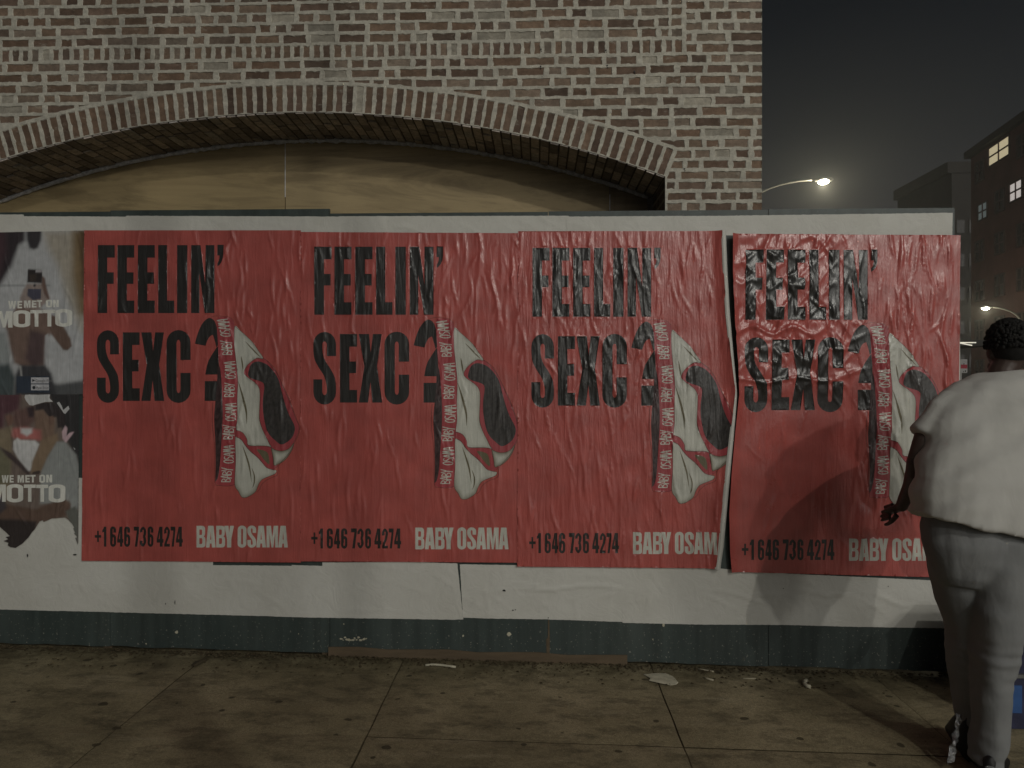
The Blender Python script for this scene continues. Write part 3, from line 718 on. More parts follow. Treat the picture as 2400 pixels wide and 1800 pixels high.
shA = [
    (zA([(420,90),(820,90),(820,1050),(780,1050),(640,700),(560,420),(470,260)]), (92,88,74), 26),
    (zA([(700,90),(830,90),(830,900),(760,860),(700,520)]), (78,66,44), 22),
    (zA([(760,90),(830,90),(830,760),(790,700)]), (62,48,30), 12),
    (zA([(-300,60),(250,60),(250,180),(190,230),(120,420),(20,590),(-60,720),(-300,720)]), (40,35,34), 14),
    (zA([(-300,60),(60,60),(70,300),(0,520),(-300,560)]), (52,38,38), 22),
    (zA([(260,60),(410,60),(400,180),(370,250),(330,268),(290,250),(265,170)]), (42,40,38), 9),
    (zA([(0,600),(480,600),(480,612),(0,612)]), (78,80,74), 3),
    (zA([(-200,1050),(60,1050),(100,1200),(110,1420),(-200,1500)]), (82,85,78), 14),
    (zA([(-300,1400),(100,1350),(160,1480),(150,1700),(-300,1700)]), (50,56,52), 14),
    (zA([(430,1520),(560,1540),(830,1500),(830,1700),(430,1700)]), (56,57,53), 12),
    (zA([(160,820),(250,690),(300,800),(400,830),(480,860),(500,1060),(450,1100),(430,1200),(430,1370),(230,1380),(150,1340),(110,1200),(80,1040),(60,1000)]), (74,61,50), 10),
    (zA([(300,1030),(440,1060),(435,1200),(425,1340),(330,1380),(250,1300)]), (58,47,43), 14),
    (zA([(470,870),(540,900),(620,1000),(680,1110),(692,1180),(650,1222),(610,1215),(560,1150),(500,1070),(470,1000)]), (68,55,44), 5),
    (zA([(200,1360),(440,1360),(500,1440),(560,1700),(140,1700),(160,1450)]), (46,46,44), 10),
    (zA([(200,730),(230,650),(270,590),(410,590),(440,640),(490,730),(460,760),(380,830),(250,830)]), (86,78,68), 7),
    (zA([(410,510),(440,540),(445,590),(480,720),(470,740),(430,680),(405,600)]), (70,56,46), 4),
    (zA([(275,452),(414,456),(408,582),(270,578)]), (38,34,30), 2.0),
    (zA([(290,500),(360,500),(350,560),(300,565)]), (48,42,34), 4),
    (zA([(350,458),(408,460),(408,484),(350,484)]), (92,90,84), 1.2),
    (zA([(275,638),(402,640),(400,735),(320,742),(270,700)]), (50,50,54), 2.0),
    (zA([(325,592),(355,592),(352,620),(330,620)]), (44,42,40), 1.5),
    (zA([(190,1360),(215,1370),(225,1470),(210,1470)]), (88,88,80), 3),
    (zA([(440,1080),(470,1060),(465,1300),(440,1300)]), (92,92,86), 4),
]
txA = words(zA, [('W',90,165,752,826),('E',178,222,752,822),('M',240,303,748,816),('E',316,358,748,814),('T',364,412,745,812),('O',447,508,742,812),('N',516,568,742,810)], .34, .22) + \
      words(zA, [('M',-30,132,848,1004),('O',138,300,842,1000),('T',300,418,838,996),('T',420,540,836,994),('O',536,696,830,994)], .30, .20)
flA = [(zA([(168,1465),(480,1462),(484,1620),(170,1622)]), (38,44,48)),
       (zA([(306,1476),(476,1476),(476,1533),(306,1533)]), (100,100,94)), (zA([(306,1542),(476,1542),(476,1598),(306,1598)]), (100,100,94)),
       (zA([(318,1490),(345,1504),(318,1520)]), (34,36,36)),
       (zA(spline([(322,1562),(334,1556),(346,1563),(348,1578),(338,1588),(326,1587),(319,1575)], 3, True)), (34,36,36))]
pa = photo_poster([(-110,548),(206,541),(204,924),(-110,926)], (96,97,90), shA, txA, flA, .0105,
    'photo poster of a bare-chested person taking a mirror picture, above the torn couple poster', 51)
shB = [
    (zB([(440,80),(740,80),(740,1000),(715,700),(640,560),(560,380),(520,230)]), (40,39,36), 10),
    (zB([(-300,80),(200,80),(180,240),(60,280),(40,420),(-300,480)]), (62,42,42), 14),
    (zB([(150,240),(320,200),(330,330),(240,400),(140,380),(120,300)]), (70,54,46), 10),
    (zB([(250,210),(330,200),(320,300),(270,300)]), (48,40,38), 8),
    (zB([(60,285),(110,270),(135,310),(120,370),(80,380)]), (76,58,46), 5),
    (zB([(-300,430),(60,400),(120,380),(120,560),(110,760),(60,1200),(-300,1300)]), (80,72,54), 12),
    (zB([(325,240),(400,230),(450,290),(510,290),(500,420),(520,520),(380,520),(370,440),(330,400)]), (78,64,50), 8),
    (zB([(330,190),(400,165),(480,165),(560,220),(600,300),(590,380),(530,400),(520,300),(460,300),(440,280),(400,230),(330,240)]), (42,37,34), 5),
    (zB([(450,300),(490,285),(500,340),(470,380),(450,350)]), (74,58,46), 3),
    (zB([(130,400),(250,390),(380,420),(385,510),(270,500),(180,500),(120,470)]), (104,62,54), 11),
    (zB([(200,400),(300,400),(300,440),(255,470),(200,440)]), (124,116,104), 8),
    (zB([(135,520),(165,485),(200,505),(330,510),(368,545),(330,640),(290,780),(260,790),(180,680),(130,590)]), (112,110,100), 5),
    (zB([(380,510),(530,440),(540,520),(450,640),(400,760),(370,810),(290,800),(300,700),(350,600)]), (82,70,52), 7),
    (zB([(525,520),(600,520),(700,640),(725,760),(720,1100),(660,1260),(640,1060),(600,1040),(440,1080),(370,1080),(380,800),(440,660)]), (84,86,78), 7),
    (zB([(0,560),(110,620),(230,740),(280,800),(270,830),(130,700),(0,610)]), (52,44,40), 5),
    (zB([(-300,560),(0,560),(60,640),(110,700),(90,900),(-300,900)]), (72,70,52), 9),
    (zB([(-300,1050),(60,1080),(340,1130),(420,1090),(600,1040),(650,1080),(640,1180),(540,1210),(340,1260),(100,1230),(-300,1260)]), (66,53,42), 8),
    (zB([(-300,1000),(60,1000),(70,1120),(0,1180),(-300,1180)]), (50,46,44), 9),
    (zB([(-300,1220),(140,1220),(340,1240),(330,1350),(250,1500),(60,1500),(-300,1350)]), (42,37,33), 9),
    (zB([(600,1150),(690,1100),(720,1160),(715,1480),(690,1400),(650,1260)]), (64,65,56), 6),
    (zB([(570,430),(600,375),(620,400),(610,470),(640,440),(680,430),(660,460),(630,500),(605,530),(575,490)]), (118,92,88), 3),
    (zB([(310,790),(370,780),(378,800),(360,815),(300,812)]), (50,42,36), 3),
]
txB = words(zB, [('W',26,90,822,890),('E',98,136,822,889),('M',170,228,822,889),('E',240,280,821,888),('T',284,332,820,888),('O',366,418,818,890),('N',428,482,818,888)], .34, .22) + \
      words(zB, [('M',-70,64,906,1062),('O',72,220,904,1066),('T',226,334,906,1062),('T',338,446,908,1062),('O',450,602,906,1066)], .30, .20)
flB = [(zB([(240,92),(465,92),(458,120),(462,135),(480,150),(490,160),(420,162),(350,180),(310,195),(275,190),(245,150),(232,120)]), (104,104,95)),
       (zB([(522,170),(545,160),(570,200),(580,235),(600,220),(630,195),(640,225),(600,270),(585,262),(555,215)]), (100,100,92)),
       (zB([(672,570),(690,585),(686,595)]), (104,104,96))]
tear = [(-60,1240),(0,1280),(60,1332),(100,1372),(62,1380),(86,1400),(46,1415),(88,1432),(80,1455),(104,1470),(150,1478),(212,1440),(270,1380),(300,1335),(322,1312),(368,1238),(398,1228),(404,1244),(430,1234),(478,1212),(598,1203),(622,1220),(640,1238),(662,1262),(682,1300),(670,1300),(690,1345),(676,1342),(706,1380),(690,1390),(712,1450)]
pb = photo_poster([(-110,922),(188,922),(186,1270)] + zB(tear[::-1]) + [(-110,1200)], (72,64,54), shB, txB, flB, .0098,
    'torn photo poster of a couple kissing, its lower part ripped away', 61)
def tiny_text(s, x0, y0, hpx, off, parent):
    cu = bpy.data.curves.new('t', 'FONT'); cu.body = s; cu.size = 1
    t = bpy.data.objects.new('t', cu); COL.objects.link(t)
    dg = bpy.context.evaluated_depsgraph_get(); dg.update()
    me = bpy.data.meshes.new_from_object(t.evaluated_get(dg)); bpy.data.objects.remove(t)
    for v in me.vertices:
        p = W(x0 + v.co.x * hpx * 1.25, y0 - v.co.y * hpx * 1.25, 0); v.co = (p.x, -off, p.z)
    me.materials.clear(); link('badge_lettering', me, M['grey_ink'], parent)
tiny_text('Google Play', 87.5, 520 + 1516/4.048, 6.4, .0165, pa); tiny_text('App Store', 89, 520 + 1582/4.048, 6.4, .0165, pa)

# ------------------------------------------------------------------ hoarding
def hz(px, py): return W(px, py, 0)
hd = empty('hoarding', (W(1200, 1500).x, 0, 0)); tag(hd, 'long dark green plywood hoarding covered with posters and white paper', 'hoarding')
xs_ = [W(p, 900).x for p in (253 - 516*2, 253 - 516, 258, 773, 1285, 1801, 2238)]
tops = [W(100, y).z for y in (497, 497, 494.5, 505.5, 504.5, 503.5)]
for i in range(6):
    x0, x1 = xs_[i] + (.0015 if i else 0), xs_[i+1] - .0015
    n = 14; mb = MB()
    # a board with a slightly rough lower edge
    vs = []; rg = random.Random(i)
    for k in range(n + 1):
        x = x0 + (x1 - x0) * k / n; zb = gz(x) + .012 + rg.uniform(0, .008)
        vs += [(x, 0, zb), (x, 0, tops[i]), (x, .018, zb), (x, .018, tops[i])]
    fs = []
    for k in range(n):
        a = 4 * k; fs += [(a, a+4, a+5, a+1), (a+2, a+3, a+7, a+6), (a+1, a+5, a+7, a+3), (a, a+2, a+6, a+4)]
    fs += [(0, 1, 3, 2), (4*n, 4*n+2, 4*n+3, 4*n+1)]
    mb.add(vs, fs); mb.build('panel', M['green'], hd)
for x in xs_[1:]:
    st = MB(); st.box(x - .05, x - .002, .019, .09, gz(x), 2.40); st.build('stud', M['raw_wood'], hd)
sill = MB(); xa, xb = W(770, 1500).x, W(1470, 1500).x
for k in range(10):
    x = xa + (xb - xa) * k / 10; x2 = xa + (xb - xa) * (k + 1) / 10
    sill.add([(x, -.006, gz(x)), (x2, -.006, gz(x2)), (x2, -.006, gz(x2) + .050 + .006*math.sin(k*2.1+2.1)), (x, -.006, gz(x) + .050 + .006*math.sin(k*2.1)),
              (x, .0, gz(x)), (x2, .0, gz(x2)), (x2, 0, gz(x2) + .050 + .006*math.sin(k*2.1+2.1)), (x, 0, gz(x) + .050 + .006*math.sin(k*2.1))], [(0,1,2,3),(3,2,6,7)])
sill.build('sill', M['raw_wood'], hd)
sp = MB(); xsn = W(1286, 1500).x
sp.add([(xsn-.010,-.003,gz(xsn)),(xsn+.004,-.003,gz(xsn)),(xsn+.006,-.003,.12),(xsn+.003,-.003,.235),(xsn-.003,-.003,.235),(xsn-.004,-.003,.14),(xsn-.014,-.003,.125)], [(0,1,2,3,4,5,6)])
b = sp.build('bare_split', M['raw_wood'], hd); b['label'] = 'brown bare wood split between two green boards'
ch = MB(); rg = random.Random(8)
for px, py, s in ((415,1481,4.5),(343,1508,2.5),(1086,1490,3),(1193,1486,5),(1555,1465,4),(806,1462,2),(1530,1498,1.6),(700,1485,1.5)):
    p = W(px, py); k = s * .0024
    ch.add([(p.x + k*math.cos(a)*rg.uniform(.6,1.2), -.003, p.z + k*math.sin(a)*rg.uniform(.6,1.2)) for a in [i*math.pi/3 for i in range(6)]], [(5,4,3,2,1,0)])
for k in range(14):
    p = W(800 + k*4.5, 1497 + rg.uniform(-4, 4)); kk = rg.uniform(.003, .009)
    ch.add([(p.x + kk*1.4*math.cos(a)*rg.uniform(.6,1.2), -.003, p.z + kk*math.sin(a)*rg.uniform(.5,1.2)) for a in [i*math.pi/3 for i in range(6)]], [(5,4,3,2,1,0)])
c_ = ch.build('paint_chip', M['scrap'], hd); c_['kind'] = 'stuff'
# folded white paper at the hoarding's right end
fe = MB(); xe = W(2240, 900).x
prof = [(570, 9), (640, 7), (760, 7.5), (870, 8), (1100, 7), (1330, 6)]
for (ya, wa), (yb, wb) in zip(prof[:-1], prof[1:]):
    za, zb = W(2240, ya).z, W(2240, yb).z
    fe.add([(xe-.002,-.017,za),(xe+wa*.0024,-.008,za),(xe+wb*.0024,-.008,zb),(xe-.002,-.017,zb)], [(3,2,1,0)])
    fe.add([(xe+wa*.0024,-.008,za),(xe+wa*.0024+.004,.02,za),(xe+wb*.0024+.004,.02,zb),(xe+wb*.0024,-.008,zb)], [(3,2,1,0)])
f_ = fe.build('paper_sheet', M['paper']); tag(f_, 'narrow white paper folded around the right end of the hoarding', 'paper sheet', 'blank white sheets pasted on the hoarding')

# ------------------------------------------------------------------ brick building with an arch
YB = .66; MPX = (YB - CAM.y) / FPX
def bx(px, py=900): return W(px, py, YB).x
def bz(py, px=1200): return W(px, py, YB).z
XC = bx(690); ZO = bz(197, 690); RO = 2528 * MPX; RI = RO - 67 * MPX; ZC = ZO - RO
XCORNER = bx(1786); XL = -5.2; ZT = 5.2; ZBOT = -.1
ANG = math.asin((bx(1583) - XC) / RO)           # half angle of the arch
xj = XC + RI * math.sin(ANG); zj = ZC + RI * math.cos(ANG)     # springing point, right
xjl = XC - RI * math.sin(ANG)
rg = random.Random(42)
BR_COLS = [(.135,.090,.063),(.155,.104,.073),(.118,.080,.059),(.170,.120,.086),(.100,.070,.053),(.142,.098,.074),(.160,.110,.077)]
PALE = (.38,.35,.29); MORT = (.53, .505, .43)
bricks = []      # (polygon in x,z, colour)
def clip(poly, a, n):
    """keep the part of poly where (p-a).n > 0"""
    out = []; m = len(poly)
    for i in range(m):
        p, q = poly[i], poly[(i+1) % m]; dp = (p[0]-a[0])*n[0]+(p[1]-a[1])*n[1]; dq = (q[0]-a[0])*n[0]+(q[1]-a[1])*n[1]
        if dp >= 0: out.append(p)
        if (dp >= 0) != (dq >= 0):
            t = dp / (dp - dq); out.append((p[0]+(q[0]-p[0])*t, p[1]+(q[1]-p[1])*t))
    return out
def area(p): return abs(sum(p[i][0]*p[(i+1)%len(p)][1]-p[(i+1)%len(p)][0]*p[i][1] for i in range(len(p)))/2) if len(p) > 2 else 0
def bcol():
    if rg.random() < .08:
        k = rg.uniform(.7, 1.15); return tuple(x * k for x in PALE)
    c = rg.choice(BR_COLS); k = rg.uniform(1.05, 1.5); w = rg.random() ** 3 * .35
    return tuple((x * k) * (1-w) + p * w for x, p in zip(c, PALE))
CH = 24.6 * MPX; GH = 6.6 * MPX; GV = 9.6 * MPX
def brick(x0, x1, z0, z1, arch=True):
    if x1 - x0 < .02 or z1 - z0 < .008: return
    poly = [(x0,z0),(x1,z0),(x1,z1),(x0,z1)]
    if arch:
        cx, cz = (x0+x1)/2, (z0+z1)/2; dx, dz = cx - XC, cz - ZC; r = math.hypot(dx, dz)
        an = math.atan2(dx, dz); sgn = 1 if an > 0 else -1
        if z1 < zj - .005:
            poly = clip(poly, (xj + .010, 0), (1, 0)) if an > 0 else clip(poly, (xjl - .010, 0), (-1, 0))
        elif r < RO + .35:
            t = max(-ANG, min(ANG, an)); n = (math.sin(t), math.cos(t)); rr = RO + .016
            pa_ = clip(poly, (XC + n[0]*rr, ZC + n[1]*rr), n)
            nn = (math.cos(ANG)*sgn, -math.sin(ANG)); a0 = (XC + sgn*RO*math.sin(ANG), ZC + RO*math.cos(ANG))
            pb_ = clip(poly, (a0[0] + nn[0]*.011, a0[1] + nn[1]*.011), nn)
            poly = pa_ if area(pa_) >= area(pb_) else pb_
    if area(poly) < .0006: return
    bricks.append((poly, bcol()))
def row(xa, xb, z0, h, seed):
    r2 = random.Random(seed); x = xa + r2.uniform(-.12, 0)
    while x < xb:
        w = r2.uniform(.150, .190) if r2.random() < .58 else r2.uniform(.070, .110)
        w *= 1.0
        x1 = min(x + w, xb)
        if xb - x1 < .05: x1 = xb
        s = r2.uniform(-.0025, .0025)
        brick(max(x, xa), x1, z0 + GH/2 + s + r2.uniform(-.002,.002), z0 + h - GH/2 + s + r2.uniform(-.002,.002))
        x = x1 + GV * r2.uniform(.8, 1.25)
XP = bx(1603)                                  # where the pier's coursing takes over from the soldier course
zs0 = bz(131.5)                                # foot of the soldier course
k = 0
while zs0 - CH*(k+1) > 1.9:
    z0 = zs0 - CH*(k+1)
    if zs0 - CH*k > zj + .6: row(XL, XCORNER + .002, z0, CH, 100 + k)
    else: row(XL, XCORNER + .002, z0, CH, 100 + k)
    k += 1
SH = 36 * MPX
x = XL; r2 = random.Random(5)
while x < XP - .03:
    w = r2.uniform(.040, .052); brick(x, min(x + w, XP - .012), zs0 + GH/2 + r2.uniform(-.003,.003), zs0 + SH - GH/2 + r2.uniform(-.003,.003)); x += w + .021 * r2.uniform(.8, 1.2)
k = 0
while zs0 + SH + CH*k < ZT:
    xq = bx(1567)
    row(XL, xq, zs0 + SH + CH*k, CH, 300 + k)
    brick(xq + .014, XP - .012, zs0 + SH + CH*k + GH/2, zs0 + SH + CH*(k+1) - GH/2)
    k += 1
k = 0
while zs0 + CH*k < ZT:
    row(XP + .012, XCORNER + .002, zs0 + CH*k, CH, 500 + k); k += 1
# the ring of the arch
NV = int(2 * ANG * RI / (23.4 * MPX))
for i in range(NV):
    a0 = -ANG + 2*ANG*i/NV; a1 = -ANG + 2*ANG*(i+1)/NV; g = .0095 / RI
    q = lambda a, r: (XC + r*math.sin(a), ZC + r*math.cos(a))
    t = rg.uniform(-.0015, .0015)
    kk = rg.uniform(1.05, 1.35); col = tuple(x * kk for x in rg.choice(BR_COLS)) if rg.random() > .03 else PALE
    bricks.append(([q(a0+g+t*.3, RI + .003), q(a0+g+t*.3, RO - .004), q(a1-g+t*.3, RO - .004), q(a1-g+t*.3, RI + .003)][::-1], col))
# mortar face with every brick a shallow ragged recess
rings = []; kinds = []
outer = [(XL, ZBOT), (xjl, ZBOT)] + [(xjl, zj - .02)] + [(XC + RI*math.sin(a), ZC + RI*math.cos(a)) for a in np.linspace(-ANG, ANG, 120)] + [(xj, zj - .02), (xj, ZBOT), (XCORNER, ZBOT), (XCORNER, ZT), (XL, ZT)]
rings.append(outer); kinds.append(None)
for poly, col in bricks:
    c = np.mean(np.array(poly), 0)
    rp_ = resample(poly, .017)
    sd = rg.uniform(0, 100)
    o_ = []; i_ = []
    for (x, z) in rp_:
        d = np.array((x, z)) - c; L = np.hypot(*d)
        nx = noise.noise(Vector((x*42, z*42, sd))) * .0062; nx2 = noise.noise(Vector((x*110, z*110, sd))) * .0036
        k0 = (L + nx + nx2 - .001) / L
        o_.append(tuple(c + d * k0))
        i_.append(tuple(c + d * max(.3, k0 - .0030 / L * 1.3)))
    rings.append(o_); kinds.append(('o', col, sd)); rings.append(i_); kinds.append(('i', col, sd))
gx, gz_ = np.meshgrid(np.arange(-3.6, XCORNER, .05), np.arange(2.2, 4.3, .05))
gp = np.stack([gx.ravel(), gz_.ravel()], 1); gp = gp + np.random.RandomState(2).uniform(-.018, .018, gp.shape)
gp = gp[inside(outer, gp)]; gp = gp[seg_dist(outer, gp) > .02]
v, f, of = cdt(rings, gp, 1e-6)
depth = np.zeros(len(v)); colr = []; keep = []
wav = np.array([.006 * noise.noise(Vector((x*1.6, z*4, 8.0))) for x, z in v])
rim = np.array([noise.noise(Vector((x*16, z*16, 4.0))) for x, z in v])
for tri, o in zip(f, of):
    if 0 not in o: continue
    ii = [i for i in o if i and kinds[i][0] == 'i']
    t3 = tuple(tri); keep.append(t3)
    if ii:
        col = kinds[ii[-1]][1]
        for q in t3: depth[q] = .0045 + .0015 * rim[q]
        for q in t3:
            kk = 1 + .25 * noise.noise(Vector((v[q][0]*30, v[q][1]*60, kinds[ii[-1]][2]))); colr.append(tuple(x * kk for x in col))
    else:
        for q in t3: colr.append(tuple(x * (1 + .10 * rim[q]) for x in MORT))
for q in range(len(v)):
    if depth[q] == 0: depth[q] = -.0025 * (rim[q] + .3)
bb = empty('brick_building', (XC, YB, 0)); tag(bb, 'brick building with thick pale mortar and a wide boarded segmental arch', 'building')
me = mesh('facade', [(p[0], YB + dd, p[1] + (wq if math.hypot(p[0]-XC, p[1]-ZC) > RO + .02 else 0)) for p, dd, wq in zip(v, depth, wav)], keep)
color_mesh(me, keep, np.array(colr))
fo = link('facade', me, M['brick'], bb, False)
# solid wall behind the face, side wall of the corner
def solid_col(o, c):
    n = len(o.data.loops); color_mesh(o.data, None, np.tile(np.array(c), (n, 1)))
sw = MB(); sw.box(XCORNER - .25, XCORNER - .0005, YB + .012, 9, ZBOT, ZT); sw.box(XL, XCORNER - .26, YB + .012, 9, ZT - .3, ZT)
s_ = sw.build('side_wall', M['brick'], bb); solid_col(s_, (.24, .19, .145))
# soffit and jamb bricks
DEP = .53
sf = MB(); cols = []
def sq(vs, c): sf.add(vs, [(0,1,2,3)]); cols.extend([c]*4)
q3 = lambda a, y, r: (XC + r*math.sin(a), YB + y, ZC + r*math.cos(a))
for i in range(NV):
    a0 = -ANG + 2*ANG*i/NV; a1 = -ANG + 2*ANG*(i+1)/NV
    g = .006 / RI; y = .004 if i % 2 else .004; first = .115 if i % 2 else .20
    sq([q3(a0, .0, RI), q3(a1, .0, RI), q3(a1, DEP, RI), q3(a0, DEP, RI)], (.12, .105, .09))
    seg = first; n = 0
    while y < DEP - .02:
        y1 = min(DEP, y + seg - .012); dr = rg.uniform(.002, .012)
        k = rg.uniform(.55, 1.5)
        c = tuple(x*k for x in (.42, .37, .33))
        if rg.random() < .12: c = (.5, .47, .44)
        r = RI - dr
        sq([q3(a0+g, y, r), q3(a1-g, y, r), q3(a1-g, y1, r), q3(a0+g, y1, r)], c)
        sq([q3(a0+g, y, RI), q3(a1-g, y, RI), q3(a1-g, y, r), q3(a0+g, y, r)], c)
        sq([q3(a0+g, y, r), q3(a0+g, y1, r), q3(a0+g, y1, RI), q3(a0+g, y, RI)], c)
        sq([q3(a1-g, y1, r), q3(a1-g, y, r), q3(a1-g, y, RI), q3(a1-g, y1, RI)], c)
        y += seg; seg = .20 if n % 2 else .115; n += 1
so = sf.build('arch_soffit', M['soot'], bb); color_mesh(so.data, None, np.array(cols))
for sx_, sg in ((xj, -1), (xjl, 1)):
    jb = MB(); cols = []
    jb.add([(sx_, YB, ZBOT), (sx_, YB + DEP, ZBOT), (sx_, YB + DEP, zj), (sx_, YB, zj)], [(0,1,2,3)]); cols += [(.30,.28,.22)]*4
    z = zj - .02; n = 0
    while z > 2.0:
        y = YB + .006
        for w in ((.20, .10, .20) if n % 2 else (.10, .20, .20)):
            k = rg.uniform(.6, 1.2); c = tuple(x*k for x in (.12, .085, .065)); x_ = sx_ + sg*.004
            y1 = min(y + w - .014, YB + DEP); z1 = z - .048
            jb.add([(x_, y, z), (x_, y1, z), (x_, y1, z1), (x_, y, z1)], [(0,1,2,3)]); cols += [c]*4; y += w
        z -= CH; n += 1
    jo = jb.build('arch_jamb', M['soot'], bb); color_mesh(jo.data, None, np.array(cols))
ck = MB(); pts = []; rr = []
for a in np.linspace(-ANG + .004, ANG - .004, 160):
    pts.append(q3(a, DEP - .006, RI - .012 - .006 * noise.noise(Vector((a*160, 0, 0))))); rr.append(.017 + .011 * noise.noise(Vector((a*220, 3, 0))))
ck.tube(pts, rr, 8); ck.build('caulk_joint', M['caulk'], bb, True)
# boards that fill the arch
YP = YB + DEP
def board(px0, px1, mat, label, dy):
    x0 = W(px0, 480, YP).x; x1 = W(px1, 480, YP).x; n = max(6, int((x1-x0)/.06)); vs = []; fs = []
    top = lambda x: ZC + math.sqrt(max(0, (RI + .03)**2 - (x - XC)**2))
    for i in range(n + 1):
        x = x0 + (x1 - x0)*i/n; z = max(2.0, top(x)) if abs(x-XC) < RI*math.sin(ANG)+.02 else 2.0
        vs += [(x, YP + dy, 1.2), (x, YP + dy, z), (x, YP + dy + .018, 1.2), (x, YP + dy + .018, z)]
    for i in range(n):
        a = 4*i; fs += [(a, a+4, a+5, a+1), (a+2, a+3, a+7, a+6), (a+1, a+5, a+7, a+3)]
    fs += [(0, 1, 3, 2), (4*n, 4*n+2, 4*n+3, 4*n+1)]
    o = link('plywood_board', mesh('plywood_board', vs, fs), mat)
    return tag(o, label, 'board', 'boards filling the brick arch')
board(-420, 667.5, M['ply'], 'brown plywood board filling the left part of the brick arch', .002)
board(669.5, 1428, M['ply_b'], 'long brown plywood board between the middle seam and the narrow grained board', .0)
board(1430.5, 1600, M['lumber'], 'narrow board with upright wood grain at the right foot of the arch', .004)
for pxs, y0, y1 in ((668.5, 333, 462), (1429.3, 455, 506)):
    s = MB(); a = W(pxs, y0, YP - .001); b = W(pxs, y1, YP - .001)
    s.box(a.x - .0025, a.x + .0025, YP - .003, YP + .004, b.z, a.z)
    o = s.build('sealant_bead', M['caulk']); tag(o, 'thin pale sealant line down the ' + ('left board seam under the crown of the arch' if pxs < 1000 else 'seam beside the narrow grained board'), 'sealant')
# nails and holes in the brick face
for px, py in ((1267,156),(1423,154),(1487,168),(1604,396),(1420,118),(1268,116)):
    nb = MB(); p = W(px, py, YB); nb.tube([(p.x, YB - .004, p.z), (p.x, YB + .003, p.z)], .0055, 8)
    nb.tube([(p.x + .004, YB - .003, p.z - .012), (p.x, YB + .003, p.z - .012)], .003, 6)
    nb.build('wall_anchor', M['frame'], bb)

# ------------------------------------------------------------------ ground
def groundmesh(name, x0, x1, y0, y1, dz, mat, nx=24):
    vs = []; fs = []
    for i in range(nx + 1):
        x = x0 + (x1-x0)*i/nx
        vs += [(x, y0, gz(x)+dz), (x, y1, gz(x)+dz)]
    for i in range(nx): fs.append((2*i, 2*i+2, 2*i+3, 2*i+1))
    o = link(name, mesh(name, vs, fs), mat); return tag(o, kind='structure')
groundmesh('sidewalk_bed', -9.5, 6.5, -6.6, 1.6, -.009, M['joint'])
# slabs: joints as the photograph shows them, each slab slightly out of level
jx = [-9.5, -8.0, -6.7, -5.4, -4.2, -3.0, -1.84, -.74, .63, 1.82, 3.05, 4.3, 5.5, 6.5]
jy = [-6.6, -5.3, -4.0, -2.55, -.92, 1.6]
slab = MB(); rg = random.Random(9)
for i in range(len(jx)-1):
    for j in range(len(jy)-1):
        x0, x1, y0, y1 = jx[i]+.0035, jx[i+1]-.0035, jy[j]+.0016, jy[j+1]-.0016
        dz = rg.uniform(-.003, .003); N = 22
        vs = []; fs = []
        for b_ in range(N + 1):
            for a_ in range(N + 1):
                x = x0+(x1-x0)*a_/N; y = y0+(y1-y0)*b_/N
                e_ = -.005 if (a_ in (0, N) or b_ in (0, N)) else 0
                jt = .005 * noise.noise(Vector((x*23, y*23, 0))) if (a_ in (0, N) or b_ in (0, N)) else 0
                vs.append((x + jt, y + jt, gz(x) + dz + e_ + .0025*noise.noise(Vector((x*2, y*2, 3)))))
        for b_ in range(N):
            for a_ in range(N):
                q = b_*(N+1)+a_; fs.append((q, q+1, q+N+2, q+N+1))
        slab.add(vs, fs)
so = slab.build('sidewalk', M['concrete'], None, True); tag(so, kind='structure')
o = link('road', mesh('road', [(-400,-400,-.30),(500,-400,-.30),(500,700,-.30),(-400,700,-.30)], [(0,1,2,3)]), M['asphalt']); tag(o, kind='structure')
kb = MB()
for i in range(8):
    x0 = -9.5 + 2*i; kb.add([(x0,-6.78,gz(x0)-.004),(x0+1.99,-6.78,gz(x0+2)-.004),(x0+1.99,-6.605,gz(x0+2)-.004),(x0,-6.605,gz(x0)-.004),(x0,-6.78,-.3),(x0+1.99,-6.78,-.3)], [(0,1,2,3),(4,5,1,0)])
kb.build('kerb', M['concrete'])['kind'] = 'structure'
# dirt gathered along the foot of the hoarding
dt = MB(); rg = random.Random(77)
for k in range(2200):
    x = rg.uniform(-3.4, 2.4); y = -abs(rg.gauss(0, .045)) - .004 if rg.random() < .8 else -rg.uniform(0, .3)
    s = rg.uniform(.002, .009); z = gz(x) + .004; a = rg.uniform(0, 3.14)
    c, s2 = math.cos(a)*s, math.sin(a)*s
    dt.add([(x+c*1.6, y+s2*1.6, z), (x-s2, y+c, z), (x-c, y-s2, z), (x+s2, y-c, z), (x, y, z + s*rg.uniform(.3, .9))], [(0,1,4),(1,2,4),(2,3,4),(3,0,4)])
d_ = dt.build('dirt', M['litter_soil']); tag(d_, kind='stuff'); d_['label'] = 'dirt and grit gathered along the foot of the hoarding'
